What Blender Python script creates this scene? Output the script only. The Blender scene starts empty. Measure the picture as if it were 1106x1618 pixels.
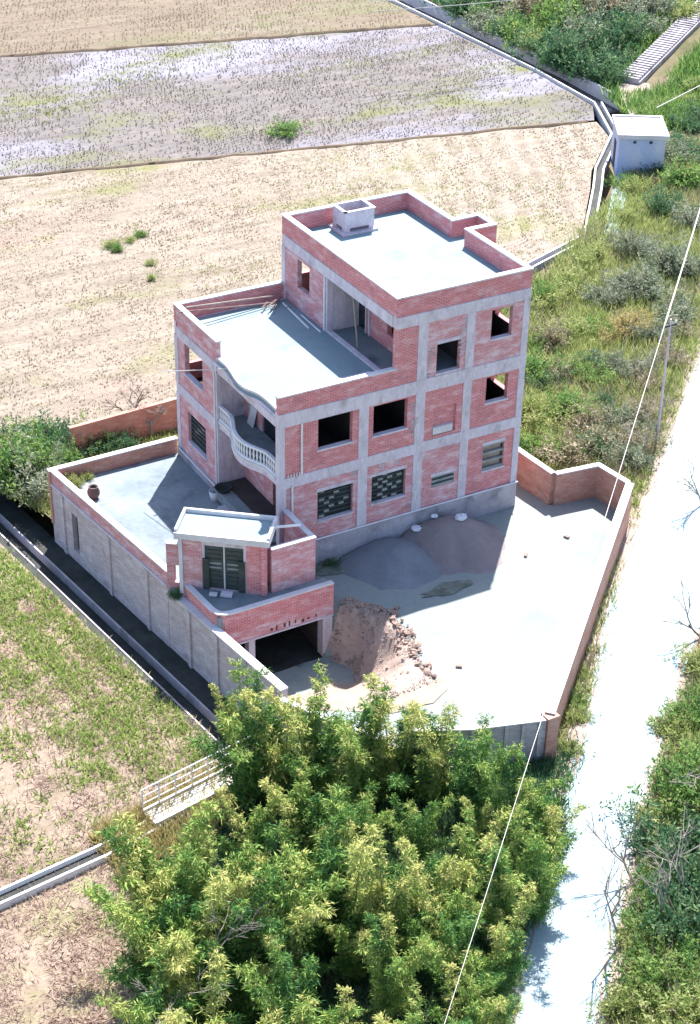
import bpy, bmesh, math, random
import numpy as np
from mathutils import Vector, Matrix
from mathutils.geometry import delaunay_2d_cdt

scene = bpy.context.scene
COL = scene.collection
R = math.radians

# ------------------------------------------------------------------ camera
CX, CY, CZ, YAW, PITCH, ROLL, FPX = -29.925, -57.664, 42.0085, 0.52726, -0.55424, 0.02167, 2719.3
fw = Vector((math.cos(PITCH)*math.sin(YAW), math.cos(PITCH)*math.cos(YAW), math.sin(PITCH)))
r0 = Vector((math.cos(YAW), -math.sin(YAW), 0)); u0 = r0.cross(fw)
r1 = r0*math.cos(ROLL)+u0*math.sin(ROLL); u1 = u0*math.cos(ROLL)-r0*math.sin(ROLL)
cd = bpy.data.cameras.new('camera'); cam = bpy.data.objects.new('camera', cd); COL.objects.link(cam)
m3 = Matrix((r1, u1, -fw)).transposed().to_4x4(); m3.translation = (CX, CY, CZ); cam.matrix_world = m3
cd.sensor_fit = 'VERTICAL'; cd.sensor_height = 24; cd.lens = 24*FPX/1618; cd.clip_end = 4000; cd.clip_start = 1
scene.camera = cam

# ------------------------------------------------------------------ sky, sun, exposure
SUN = Vector((5.0, 5.5, 12.4)).normalized()
w = bpy.data.worlds.new('World'); scene.world = w; w.use_nodes = True
nt = w.node_tree; bg = nt.nodes['Background']; sky = nt.nodes.new('ShaderNodeTexSky')
sky.sky_type = 'NISHITA'; sky.sun_disc = False
sky.sun_elevation = math.asin(SUN.z); sky.sun_rotation = math.atan2(SUN.x, SUN.y)
nt.links.new(sky.outputs[0], bg.inputs[0]); bg.inputs[1].default_value = 0.11
sd = bpy.data.lights.new('sun', 'SUN'); sd.energy = 4.6; sd.angle = R(0.5); sd.color = (1, .945, .90)
so = bpy.data.objects.new('sun', sd); COL.objects.link(so); so.rotation_euler = SUN.to_track_quat('Z', 'Y').to_euler()
so.location = (20, 20, 60)
scene.view_settings.view_transform = 'Standard'; scene.view_settings.look = 'None'
scene.view_settings.exposure = 1.62; scene.view_settings.gamma = 1

rnd = random.Random(7)

# ------------------------------------------------------------------ materials
def ND(t, k, **kw):
    n = t.nodes.new('ShaderNode'+k)
    for a, b in kw.items(): setattr(n, a, b)
    return n
def ramp(t, fac, stops):
    n = ND(t, 'ValToRGB'); e = n.color_ramp.elements
    while len(e) < len(stops): e.new(0.5)
    for i, (p, c) in enumerate(stops): e[i].position = p; e[i].color = (*c, 1)
    t.links.new(fac, n.inputs[0]); return n.outputs[0]
def mixc(t, fac, a, b, mode='MIX'):
    n = ND(t, 'Mix', data_type='RGBA', blend_type=mode)
    if isinstance(fac, (int, float)): n.inputs[0].default_value = fac
    else: t.links.new(fac, n.inputs[0])
    for s, v in ((6, a), (7, b)):
        if isinstance(v, tuple): n.inputs[s].default_value = (*v, 1)
        else: t.links.new(v, n.inputs[s])
    return n.outputs[2]
def coords(t, coord, scale=(1, 1, 1), rot=0):
    tc = ND(t, 'TexCoord'); mp = ND(t, 'Mapping'); mp.inputs['Scale'].default_value = scale
    mp.inputs['Rotation'].default_value = (0, 0, rot)
    t.links.new(tc.outputs[coord], mp.inputs[0]); return mp.outputs[0]
def noise(t, vec, scale, detail=6, rough=.6, dist=0):
    n = ND(t, 'TexNoise'); n.inputs['Scale'].default_value = scale; n.inputs['Detail'].default_value = detail
    n.inputs['Roughness'].default_value = rough; n.inputs['Distortion'].default_value = dist
    t.links.new(vec, n.inputs['Vector']); return n.outputs['Fac']
def newmat(name):
    m = bpy.data.materials.new(name); m.use_nodes = True
    t = m.node_tree; b = t.nodes['Principled BSDF']; b.inputs['Roughness'].default_value = .9
    b.inputs['Specular IOR Level'].default_value = .25
    return m, t, b
def bump(t, b, h, strength=.4, dist=.02):
    n = ND(t, 'Bump'); n.inputs['Strength'].default_value = strength; n.inputs['Distance'].default_value = dist
    t.links.new(h, n.inputs['Height']); t.links.new(n.outputs[0], b.inputs['Normal'])
M = {}
def soft(name, stops, scale=.6, fine=9, fineamt=.25, stretch=(1, 1, 1), rot=0, stain=None, stain_scale=.5, stain_lo=.55, stain_hi=.7, rough=.9, bmp=.35, bdist=.02, coord='Object'):
    m, t, b = newmat(name); v = coords(t, coord, stretch, rot)
    c = ramp(t, noise(t, v, scale), stops)
    f = noise(t, v, fine, 5, .7)
    c = mixc(t, fineamt, c, ramp(t, f, [(.3, (.35, .35, .35)), (.7, (1.0, 1.0, 1.0))]), 'MULTIPLY')
    if stain:
        s = ramp(t, noise(t, v, stain_scale, 8, .65, .6), [(stain_lo, (0, 0, 0)), (stain_hi, (1, 1, 1))])
        c = mixc(t, s, c, stain)
    t.links.new(c, b.inputs['Base Color']); b.inputs['Roughness'].default_value = rough
    if bmp: bump(t, b, f, bmp, bdist)
    M[name] = m; return m
def brickmat(name, c1, c2, mortar, patch, lo=.5, hi=.7, dirt=(.16, .12, .13)):
    m, t, b = newmat(name); v = coords(t, 'UV')
    br = ND(t, 'TexBrick'); br.inputs['Scale'].default_value = 1; br.inputs['Brick Width'].default_value = .25
    br.inputs['Row Height'].default_value = .075; br.inputs['Mortar Size'].default_value = .010; br.inputs['Bias'].default_value = -.1
    br.inputs['Color1'].default_value = (*c1, 1); br.inputs['Color2'].default_value = (*c2, 1); br.inputs['Mortar'].default_value = (*mortar, 1)
    t.links.new(v, br.inputs['Vector'])
    v2 = coords(t, 'UV', (.75, 1.9, 1)); v3 = coords(t, 'UV', (1, 1, 1))
    s = ramp(t, noise(t, v2, 1.3, 7, .7), [(lo, (0, 0, 0)), (hi, (1, 1, 1))])
    c = mixc(t, s, br.outputs['Color'], patch)
    d = ramp(t, noise(t, v3, .8, 8, .7, .5), [(.56, (0, 0, 0)), (.75, (.8, .8, .8))])
    c = mixc(t, d, c, dirt); d2 = ramp(t, noise(t, coords(t, 'UV', (2.2, .45, 1)), 1.1, 7, .7), [(.58, (0, 0, 0)), (.74, (.7, .7, .7))]); c = mixc(t, d2, c, patch)
    g = noise(t, v2, 4, 5, .75)
    c = mixc(t, .5, c, ramp(t, g, [(.3, (.55, .52, .53)), (.65, (1, 1, 1))]), 'MULTIPLY')
    t.links.new(c, b.inputs['Base Color']); bump(t, b, br.outputs['Fac'], -.5, .012)
    M[name] = m; return m
brickmat('brick', (.62, .175, .18), (.50, .12, .125), (.60, .42, .43), (.70, .44, .46), .50, .68, dirt=(.24, .17, .18))
brickmat('brick_pale', (.60, .22, .23), (.50, .16, .17), (.58, .42, .44), (.68, .52, .56), .46, .64, dirt=(.26, .20, .22))
brickmat('brick_wall', (.52, .21, .15), (.42, .15, .11), (.48, .35, .29), (.60, .38, .30), .45, .68)
brickmat('brick_render', (.50, .40, .42), (.40, .31, .33), (.57, .51, .53), (.62, .56, .59), .48, .62, dirt=(.20, .165, .175))
soft('concrete', [(.3, (.52, .46, .51)), (.5, (.63, .57, .63)), (.75, (.72, .66, .72))], 1.6, 10, .4, stretch=(1.3, 1.3, .55), stain=(.30, .28, .28), stain_scale=1.3, stain_lo=.55, stain_hi=.74)
soft('concrete_old', [(.3, (.36, .33, .36)), (.55, (.47, .43, .47)), (.75, (.55, .50, .53))], .8, 8, .35, stain=(.20, .19, .20), stain_scale=.7, stain_lo=.52, stain_hi=.70)
soft('render_wall', [(.3, (.34, .29, .33)), (.5, (.47, .41, .46)), (.75, (.58, .52, .56))], 1.3, 6, .55, stretch=(1, 1, .8), stain=(.17, .14, .15), stain_scale=.8, stain_lo=.50, stain_hi=.66, bmp=.6, bdist=.03)
soft('slab', [(.3, (.20, .275, .305)), (.6, (.23, .31, .34)), (.8, (.275, .33, .355))], .25, 6, .18, stain=(.15, .20, .25), stain_scale=.45, stain_lo=.54, stain_hi=.74)
soft('court_slab', [(.3, (.14, .18, .21)), (.55, (.22, .265, .285)), (.75, (.29, .275, .275))], .35, 5, .3, stain=(.11, .125, .15), stain_scale=.6, stain_lo=.52, stain_hi=.70)
soft('coping', [(.3, (.52, .50, .52)), (.7, (.68, .66, .68))], 1.2, 9, .2)
soft('white_paint', [(.3, (.62, .63, .66)), (.7, (.76, .76, .78))], 1.5, 9, .15, stain=(.5, .48, .46), stain_scale=1.4, stain_lo=.6, stain_hi=.8)
soft('blue_wall', [(.35, (.40, .48, .70)), (.65, (.53, .56, .72))], .5, 5, .2, stain=(.62, .60, .66), stain_scale=.4, stain_lo=.5, stain_hi=.7)
soft('dark_metal', [(.3, (.03, .035, .035)), (.7, (.07, .08, .075))], 3, 20, .3, rough=.6)
soft('door_green', [(.3, (.04, .055, .055)), (.7, (.08, .10, .095))], 2, 12, .3, rough=.6)
soft('old_wood', [(.3, (.05, .04, .035)), (.7, (.12, .09, .07))], 2, 12, .3)
soft('glass_dark', [(.3, (.012, .016, .02)), (.7, (.03, .035, .04))], 2, 9, .1, rough=.25, bmp=0)
soft('interior_shade', [(.3, (.045, .04, .04)), (.7, (.08, .07, .068))], 1, 9, .3)  # near-black: shade of unlit rooms and garage put into the base colour
soft('pale_block', [(.3, (.20, .22, .21)), (.7, (.33, .35, .33))], 3, 12, .3)
soft('yard', [(.3, (.215, .255, .245)), (.5, (.245, .28, .27)), (.72, (.275, .28, .275))], .22, 4, .22, stain=(.18, .21, .215), stain_scale=.3, stain_lo=.55, stain_hi=.75, bdist=.04)
soft('earth', [(.3, (.33, .25, .21)), (.6, (.45, .35, .30)), (.8, (.54, .44, .39))], .7, 5, .45, bdist=.08)
soft('bund_soil', [(.3, (.11, .08, .055)), (.6, (.17, .13, .09)), (.8, (.24, .19, .13))], .9, 5, .45, bdist=.06)
soft('moss', [(.3, (.08, .10, .07)), (.5, (.15, .17, .14)), (.7, (.25, .27, .25))], 1.2, 7, .5, bdist=.03)
soft('sand_warm', [(.3, (.29, .235, .19)), (.7, (.36, .30, .25))], .8, 6, .3, bdist=.04)
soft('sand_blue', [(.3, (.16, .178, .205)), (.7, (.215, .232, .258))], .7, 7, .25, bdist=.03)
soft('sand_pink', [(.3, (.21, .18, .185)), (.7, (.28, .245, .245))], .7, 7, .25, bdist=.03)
soft('stone_dust', [(.3, (.26, .20, .17)), (.5, (.43, .35, .31)), (.75, (.60, .54, .49))], 3, 9, .4)
soft('stone', [(.3, (.22, .15, .12)), (.55, (.34, .25, .21)), (.8, (.48, .39, .34))], 1.2, 6, .4, coord='Generated')
soft('road', [(.3, (.265, .345, .375)), (.6, (.285, .37, .40)), (.8, (.33, .38, .40))], .2, 5, .15, stain=(.35, .36, .35), stain_scale=.25, stain_lo=.58, stain_hi=.8)
soft('road_edge', [(.3, (.28, .22, .19)), (.7, (.37, .31, .27))], .8, 6, .4)
soft('bare_wood', [(.3, (.26, .22, .19)), (.7, (.40, .35, .32))], 3, 14, .3)
soft('dark_wood', [(.3, (.14, .11, .09)), (.7, (.24, .19, .16))], 3, 14, .3)
soft('culm', [(.3, (.10, .14, .04)), (.7, (.26, .26, .10))], 2, 9, .3)
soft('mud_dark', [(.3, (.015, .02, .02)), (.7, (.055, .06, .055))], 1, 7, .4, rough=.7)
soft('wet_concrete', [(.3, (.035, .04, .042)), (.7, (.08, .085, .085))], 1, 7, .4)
soft('water', [(.3, (.02, .03, .04)), (.7, (.035, .045, .06))], .5, 3, .1, rough=.12, bmp=.1)
soft('verge_soil', [(.3, (.09, .09, .035)), (.5, (.15, .13, .07)), (.7, (.24, .18, .13))], .35, 4, .5, bdist=.1)
soft('far_ground', [(.3, (.10, .10, .05)), (.7, (.20, .16, .10))], .05, 1, .4)
soft('wire', [(.3, (.5, .47, .46)), (.7, (.6, .57, .55))], 1, 5, .1, bmp=0)
soft('clay', [(.3, (.12, .08, .08)), (.7, (.20, .13, .12))], 3, 12, .3)
soft('rust', [(.3, (.16, .10, .09)), (.7, (.30, .22, .20))], 3, 12, .3)
soft('bag', [(.3, (.62, .62, .66)), (.7, (.76, .76, .80))], 4, 14, .2)
def fieldmat(name, stops, patch, plo, phi, patch2, p2lo, p2hi, rowrot=.2, wave=False):
    m, t, b = newmat(name); v = coords(t, 'Object', (1, 1, 1), rowrot)
    vs = coords(t, 'Object', (.12, 1.0, 1), rowrot)
    c = ramp(t, noise(t, vs, .8, 8, .75), stops)
    s = ramp(t, noise(t, coords(t, 'Object', (.35, 1, 1), rowrot), .09, 9, .62), [(plo, (0, 0, 0)), (phi, (1, 1, 1))])
    c = mixc(t, s, c, patch)
    s2 = ramp(t, noise(t, coords(t, 'Object', (.45, 1, 1), rowrot+.1), .16, 9, .68), [(p2lo, (0, 0, 0)), (p2hi, (1, 1, 1))])
    c = mixc(t, s2, c, patch2)
    if wave:
        wv = ND(t, 'TexWave'); wv.bands_direction = 'X'; wv.inputs['Scale'].default_value = .19; wv.inputs['Distortion'].default_value = 5; wv.inputs['Detail'].default_value = 4; wv.inputs['Detail Scale'].default_value = .5
        t.links.new(coords(t, 'Object', (1, 1, 1), .45), wv.inputs['Vector'])
        tc = ND(t, 'TexCoord'); sx = ND(t, 'SeparateXYZ'); t.links.new(tc.outputs['Object'], sx.inputs[0]); mr = ND(t, 'MapRange'); mr.inputs[1].default_value = 24; mr.inputs[2].default_value = 34; t.links.new(sx.outputs[0], mr.inputs[0])
        wm = mixc(t, mr.outputs[0], (0, 0, 0), wv.outputs['Color'])
        c = mixc(t, wm, c, mixc(t, .32, c, (.40, .35, .30)))
    g = noise(t, v, 3.5, 6, .75); c = mixc(t, .55, c, ramp(t, g, [(.33, (.45, .43, .42)), (.62, (1, 1, 1))]), 'MULTIPLY')
    t.links.new(c, b.inputs['Base Color']); bump(t, b, g, .7, .08); M[name] = m
fieldmat('field_near', [(.3, (.16, .132, .10)), (.5, (.245, .207, .165)), (.7, (.31, .27, .222))], (.255, .19, .16), .54, .70, (.175, .18, .07), .55, .70, wave=True)
fieldmat('field_mid', [(.3, (.10, .09, .085)), (.5, (.155, .14, .135)), (.7, (.215, .19, .175))], (.255, .25, .31), .48, .62, (.15, .155, .07), .52, .66)
fieldmat('field_far', [(.3, (.12, .09, .065)), (.5, (.175, .138, .10)), (.7, (.22, .18, .135))], (.145, .15, .075), .52, .66, (.22, .18, .155), .58, .72)
fieldmat('field_low', [(.3, (.17, .14, .09)), (.5, (.26, .205, .155)), (.7, (.32, .265, .21))], (.29, .20, .17), .52, .64, (.20, .22, .085), .50, .62, 1.2)
def leafmat(name, stops, trans=.45, sat=1):
    m, t, b = newmat(name); tc = ND(t, 'TexCoord'); sp = ND(t, 'SeparateXYZ'); t.links.new(tc.outputs['UV'], sp.inputs[0])
    c = ramp(t, sp.outputs[0], stops); t.links.new(c, b.inputs['Base Color']); b.inputs['Roughness'].default_value = .6
    tr = ND(t, 'BsdfTranslucent'); t.links.new(c, tr.inputs[0]); mx = ND(t, 'MixShader'); mx.inputs[0].default_value = trans
    t.links.new(b.outputs[0], mx.inputs[1]); t.links.new(tr.outputs[0], mx.inputs[2])
    t.links.new(mx.outputs[0], t.nodes['Material Output'].inputs[0]); M[name] = m
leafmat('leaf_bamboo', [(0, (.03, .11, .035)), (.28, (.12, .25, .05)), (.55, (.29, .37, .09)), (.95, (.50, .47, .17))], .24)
leafmat('leaf_green', [(0, (.05, .14, .045)), (.5, (.15, .27, .07)), (1, (.32, .41, .13))], .5)
leafmat('leaf_dark', [(0, (.03, .095, .05)), (.5, (.075, .17, .08)), (1, (.20, .28, .13))], .45)
leafmat('leaf_lime', [(0, (.15, .22, .06)), (.5, (.30, .36, .12)), (1, (.46, .46, .22))], .5)
leafmat('leaf_crop', [(0, (.15, .25, .05)), (.5, (.28, .38, .10)), (1, (.44, .48, .18))], .5)
leafmat('leaf_dry', [(0, (.17, .16, .09)), (.45, (.31, .27, .18)), (1, (.46, .40, .30))], .4)
leafmat('leaf_gold', [(0, (.24, .22, .08)), (.5, (.42, .35, .15)), (1, (.54, .46, .24))], .4)
leafmat('leaf_grey', [(0, (.11, .15, .09)), (.5, (.22, .26, .17)), (1, (.38, .39, .30))], .4)
leafmat('straw', [(0, (.24, .19, .13)), (.5, (.33, .27, .20)), (1, (.42, .36, .28))], .3)
leafmat('stubble', [(0, (.10, .085, .07)), (.5, (.19, .16, .13)), (1, (.32, .27, .22))], .3)
leafmat('stubble_pale', [(0, (.15, .125, .085)), (.5, (.235, .195, .14)), (1, (.34, .29, .215))], .3)
leafmat('pink_straw', [(0, (.32, .225, .18)), (.5, (.45, .34, .28)), (1, (.55, .45, .36))], .35)

# ------------------------------------------------------------------ mesh helpers
class MB:
    def __init__(s): s.v = []; s.f = []
    def add(s, vs, fs):
        o = len(s.v); s.v += [tuple(p) for p in vs]; s.f += [tuple(i+o for i in f) for f in fs]; return s
    def box(s, x0, y0, z0, x1, y1, z1):
        return s.prism([(x0, y0), (x1, y0), (x1, y1), (x0, y1)], z0, z1)
    def prism(s, poly, z0, z1):
        a = sum(poly[i][0]*poly[(i+1) % len(poly)][1]-poly[(i+1) % len(poly)][0]*poly[i][1] for i in range(len(poly)))
        if a < 0: poly = poly[::-1]
        n = len(poly); vs = [(x, y, z0) for x, y in poly]+[(x, y, z1) for x, y in poly]
        return s.add(vs, [tuple(range(n-1, -1, -1)), tuple(range(n, 2*n))]+[(i, (i+1) % n, n+(i+1) % n, n+i) for i in range(n)])
    def wall(s, p0, p1, z0, z1, th, ops=(), a0=None, a1=None):
        """wall from p0 to p1, its outer face on that line, thickness th to the left of p0->p1; ops = (a, b, za, zb) along it"""
        p0 = Vector(p0); p1 = Vector(p1); L = (p1-p0).length; d = (p1-p0)/L; n = Vector((-d.y, d.x))*th
        xs = sorted({0, L}|{c for o in ops for c in o[:2]})
        for a, b in zip(xs[:-1], xs[1:]):
            zs = [z0]; 
            for o in sorted(ops, key=lambda o: o[2]):
                if o[0] <= a+1e-6 and o[1] >= b-1e-6: zs += [o[2], o[3]]
            zs.append(z1)
            for i in range(0, len(zs), 2):
                if zs[i+1]-zs[i] > 1e-4:
                    q = [p0+d*a, p0+d*b, p0+d*b+n, p0+d*a+n]; s.prism([(c.x, c.y) for c in q], zs[i], zs[i+1])
        return s
    def tube(s, pts, rad, n=6, cap=True):
        pts = [Vector(p) for p in pts]
        if not isinstance(rad, (list, tuple)): rad = [rad]*len(pts)
        o = len(s.v); k = len(pts)
        for i, p in enumerate(pts):
            t = (pts[min(i+1, k-1)]-pts[max(i-1, 0)]).normalized()
            a = t.cross(Vector((0, 0, 1)) if abs(t.z) < .9 else Vector((1, 0, 0))).normalized(); b = t.cross(a)
            for j in range(n):
                q = p+(a*math.cos(2*math.pi*j/n)+b*math.sin(2*math.pi*j/n))*rad[i]; s.v.append(tuple(q))
        for i in range(k-1):
            for j in range(n):
                s.f.append((o+i*n+j, o+i*n+(j+1) % n, o+(i+1)*n+(j+1) % n, o+(i+1)*n+j))
        if cap: s.f.append(tuple(o+j for j in range(n))[::-1]); s.f.append(tuple(o+(k-1)*n+j for j in range(n)))
        return s
    def sweep(s, line, prof):
        """closed profile [(offset to the left, z)] swept along a plan polyline"""
        P = [Vector(p[:2]) for p in line]; Z = [p[2] if len(p) > 2 else 0 for p in line]; k = len(P); n = len(prof); o = len(s.v)
        for i in range(k):
            d0 = (P[i]-P[i-1]).normalized() if i else (P[1]-P[0]).normalized()
            d1 = (P[i+1]-P[i]).normalized() if i < k-1 else d0
            n0 = Vector((-d0.y, d0.x)); n1 = Vector((-d1.y, d1.x)); m = (n0+n1).normalized(); m /= max(.5, m.dot(n0))
            for a, z in prof: q = P[i]+m*a; s.v.append((q.x, q.y, Z[i]+z))
        for i in range(k-1):
            for j in range(n): s.f.append((o+i*n+j, o+(i+1)*n+j, o+(i+1)*n+(j+1) % n, o+i*n+(j+1) % n))
        s.f.append(tuple(o+j for j in range(n))); s.f.append(tuple(o+(k-1)*n+j for j in range(n))[::-1])
        return s
    def lathe(s, c, prof, n=14):
        o = len(s.v)
        for r_, z in prof:
            for j in range(n): s.v.append((c[0]+r_*math.cos(2*math.pi*j/n), c[1]+r_*math.sin(2*math.pi*j/n), c[2]+z))
        for i in range(len(prof)-1):
            for j in range(n): s.f.append((o+i*n+j, o+i*n+(j+1) % n, o+(i+1)*n+(j+1) % n, o+(i+1)*n+j))
        return s
    def build(s, name, mat, parent=None, bevel=0, smooth=False):
        off = Vector(parent['_base']) if parent is not None and '_base' in parent else Vector((0, 0, 0))
        me = bpy.data.meshes.new(name)
        me.from_pydata([(x-off.x, y-off.y, z-off.z) for x, y, z in s.v], [], s.f)
        autouv(me); me.materials.append(M[mat]); 
        o = bpy.data.objects.new(name, me); COL.objects.link(o)
        if parent is not None: o.parent = parent; o['_base'] = tuple(off)
        if smooth: me.shade_smooth()
        if bevel:
            b = o.modifiers.new('bevel', 'BEVEL'); b.width = bevel; b.segments = 1; b.limit_method = 'ANGLE'
        return o
def autouv(me):
    uv = me.uv_layers.new(name='UVMap').data
    for p in me.polygons:
        n = p.normal
        if abs(n.z) > .7: t = None
        else: t = Vector((-n.y, n.x, 0)).normalized()
        for li in p.loop_indices:
            c = me.vertices[me.loops[li].vertex_index].co
            uv[li].uv = (c.x, c.y) if t is None else (c.dot(t), c.z)
def empty(name, base, label, cat, group=None):
    o = bpy.data.objects.new(name, None); COL.objects.link(o); o.location = base; o['_base'] = tuple(base); o.empty_display_size = .3
    return tag(o, label, cat, group)
def tag(o, label=None, cat=None, group=None, kind=None):
    if label: o['label'] = label
    if cat: o['category'] = cat
    if group: o['group'] = group
    if kind: o['kind'] = kind
    return o
def smoothstep(a, b, x):
    t = min(1, max(0, (x-a)/(b-a))); return t*t*(3-2*t)
def inside(poly, x, y):
    c = False; n = len(poly); j = n-1
    for i in range(n):
        xi, yi = poly[i]; xj, yj = poly[j]
        if (yi > y) != (yj > y) and x < (xj-xi)*(y-yi)/(yj-yi)+xi: c = not c
        j = i
    return c
def patch(name, poly, step, zf, mat, smooth=True, box=None, jitter=.25):
    """ground patch: polygon filled with a jittered grid, height from zf"""
    pts = []; n = len(poly); edges = []
    for i in range(n):
        a = Vector(poly[i]); b = Vector(poly[(i+1) % n]); k = max(1, int((b-a).length/(step*1.5)))
        if (b-a).length > 60: k = min(k, 24)
        for j in range(k): pts.append(a.lerp(b, j/k))
    nb = len(pts); edges = [(i, (i+1) % nb) for i in range(nb)]
    xs = [p[0] for p in poly]; ys = [p[1] for p in poly]
    bx = box or (min(xs), min(ys), max(xs), max(ys)); rr = random.Random(len(name)+nb)
    x = bx[0]
    while x < bx[2]:
        y = bx[1]
        while y < bx[3]:
            px, py = x+rr.uniform(-1, 1)*step*jitter, y+rr.uniform(-1, 1)*step*jitter
            if inside(poly, px, py): pts.append(Vector((px, py)))
            y += step
        x += step
    v, e, f, *_ = delaunay_2d_cdt(pts, edges, [], 1, 1e-5)
    me = bpy.data.meshes.new(name); me.from_pydata([(p.x, p.y, zf(p.x, p.y)) for p in v], [], [tuple(q) for q in f])
    bm = bmesh.new(); bm.from_mesh(me)
    for q in bm.faces:
        if q.normal.z < 0: q.normal_flip()
    bm.to_mesh(me); bm.free()
    autouv(me); me.materials.append(M[mat])
    if smooth: me.shade_smooth()
    o = bpy.data.objects.new(name, me); COL.objects.link(o); o['kind'] = 'structure'; return o
def vn(x, y, s=1.0, seed=0):
    """cheap value noise in -1..1"""
    x = x/s+seed*17.3; y = y/s-seed*9.7
    def h(i, j):
        q = math.sin(i*127.1+j*311.7+seed*3.1)*43758.5453; return (q-math.floor(q))*2-1
    i, j = math.floor(x), math.floor(y); fx, fy = x-i, y-j; fx = fx*fx*(3-2*fx); fy = fy*fy*(3-2*fy)
    return (h(i, j)*(1-fx)+h(i+1, j)*fx)*(1-fy)+(h(i, j+1)*(1-fx)+h(i+1, j+1)*fx)*fy

# ================================================================== GROUND
RL = [(-40, -58), (-10, -31.2), (-5.29, -26.5), (-3.04, -23.96), (-.79, -21.68), (1.98, -18.96), (5.98, -15.09), (12.05, -8.69), (17.6, -3.7), (24.51, 2.44), (32.41, 9.67), (62, 36.7), (140, 108)]
RR = [(-37, -61), (-7.4, -32.8), (-2.63, -27.95), (-.25, -25.48), (2.43, -22.69), (5.85, -19.41), (9.95, -15.82), (14.78, -11.8), (20.1, -6.8), (27, -.3), (34.8, 7.0), (64.3, 34), (142, 105)]
def droad(x, y): return -.671*(x-5.98)+.741*(y+15.09)
def zlow(x, y): return -2.06-1.74*smoothstep(1.5, 8, droad(x, y))+.05*vn(x, y, 1.1, 2)
def zverge(x, y):
    return -2.12-.25*smoothstep(6, 16, droad(x, y))+.08*vn(x, y, 1.7, 3)+.17*max(0, min(22, x-58.5+.35*min(0, y-53)))
WX = lambda y: -5.39-.125*(y-.42)            # outer face of the long west wall

g = MB().add([(-900, -900, -5.2), (900, -900, -5.2), (900, 900, -5.2), (-900, 900, -5.2)], [(0, 1, 2, 3)]).build('ground', 'far_ground')
g['kind'] = 'structure'

def zroad(x, y): return -2.0+.012*vn(x, y, 2.5, 4)
patch('road', RL+RR[::-1], 1.6, zroad, 'road')
# ragged earth shoulders of the road
def shoulder(line, w0, w1, seed, name):
    rr = random.Random(seed); a = []; b = []
    P = []
    for p, q in zip(line[:-1], line[1:]):
        L = math.dist(p, q); k = max(1, int(L/.8)) if L < 60 else 30
        for i in range(k): P.append((p[0]+(q[0]-p[0])*i/k, p[1]+(q[1]-p[1])*i/k))
    for i, p in enumerate(P[:-1]):
        q = P[i+1]; d = Vector((q[0]-p[0], q[1]-p[1])).normalized(); n = Vector((-d.y, d.x))
        w_ = w0*(.5+.9*abs(vn(i*.35, 0, 1, seed))); a.append((p[0]+n.x*w_, p[1]+n.y*w_)); b.append((p[0]-n.x*w1, p[1]-n.y*w1))
    mb = MB(); n = len(a); mb.add([(x, y, -1.985+.01*vn(x, y, .5, seed)) for x, y in a]+[(x, y, -2.08) for x, y in b], [(i, i+1, n+i+1, n+i) for i in range(n-1)])
    o = mb.build(name, 'road_edge'); o['kind'] = 'structure'; return o
shoulder([p for p in RL][::-1], .22, .5, 3, 'road_shoulder')
shoulder(RR, .25, .5, 5, 'road_shoulder')

# terrain between road, compound and paddies, and the hillside beyond the drain
CANAL = [(6, 16.4), (14, 18.3), (31.4, 24.9), (37.3, 27.1), (43.0, 33.8), (45.4, 36.8), (51.0, 42.3), (54.3, 49.0), (55.0, 58.3), (55.1, 82.5), (55.6, 140)]
patch('verge', RL[6:]+[(150, 240), (57.6, 240), (58.0, 82), (57.8, 58.3), (56.6, 48.0), (52.6, 41.3), (46.4, 35.7), (44.0, 32.9), (37.8, 26.3), (31.8, 24.1), (14.2, 17.6), (13.2, 11),
      (14.35, 4), (14.62, -.72), (17.05, -1.0), (17.3, -3.3), (3.9, -15.75)], 1.5, zverge, 'verge_soil', box=(0, -20, 100, 110))
patch('roadside', RR+[(400, 60), (100, -200), (-60, -120)], 1.5, lambda x, y: -2.14+.1*vn(x, y, 1.5, 6)-.25*smoothstep(-4, -12, droad(x, y)), 'verge_soil', box=(-20, -45, 45, 15))
# low ground in front: dry field and bamboo bank
LOW = [(-90, -110), (-43, -61)]+RL[1:7]+[(3.75, -15.95), (.55, -15.05), (-1.6, -14.0), (-4.55, -8.6), (-5.75, -8.6), (-6.9, -6.5), (-7.85, 1.0), (-9.12, 11.0), (-9.9, 17.2), (-90, 14)]
patch('low_field', LOW, 1.1, zlow, 'field_low', box=(-40, -40, 8, 17))
# garden plot behind the courtyard
patch('garden', [(WX(17.1)-.05, 17.1), (WX(11.05)-.05, 11.05), (0, 11.0), (14, 11), (14.2, 18.2), (3, 16.7)], .8, lambda x, y: -2.75+.08*vn(x, y, .8, 8), 'verge_soil')
# three paddies
EDGE = [(31.2, 25.2), (37.0, 27.5), (42.6, 34.1), (45.0, 37.2), (50.6, 42.6)]
def zf(x, y): return -2.45+.05*vn(x, y, .9, 1)+.04*vn(x, y, .35, 4)
patch('stubble_field', [(-90, 14), (-9.9, 17.2), (3, 16.9), (14, 18.6)]+EDGE+[(51.9, 45.9), (6.4, 54.8), (-90, 73)], 1.0, zf, 'field_near', box=(-12, 14, 56, 62))
patch('stubble_field', [(-90, 73.4), (6.4, 55.1), (51.9, 46.2), (53.9, 49.1), (54.6, 58.3), (54.7, 73.6), (16.0, 81.6), (-90, 103)], 1.1, zf, 'field_mid', box=(-5, 44, 56, 85))
patch('stubble_field', [(-90, 103.4), (16.0, 81.9), (54.7, 73.9), (54.7, 82.5), (55.2, 140), (60, 400), (-90, 400)], 1.3, zf, 'field_far', box=(5, 70, 60, 112))
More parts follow.
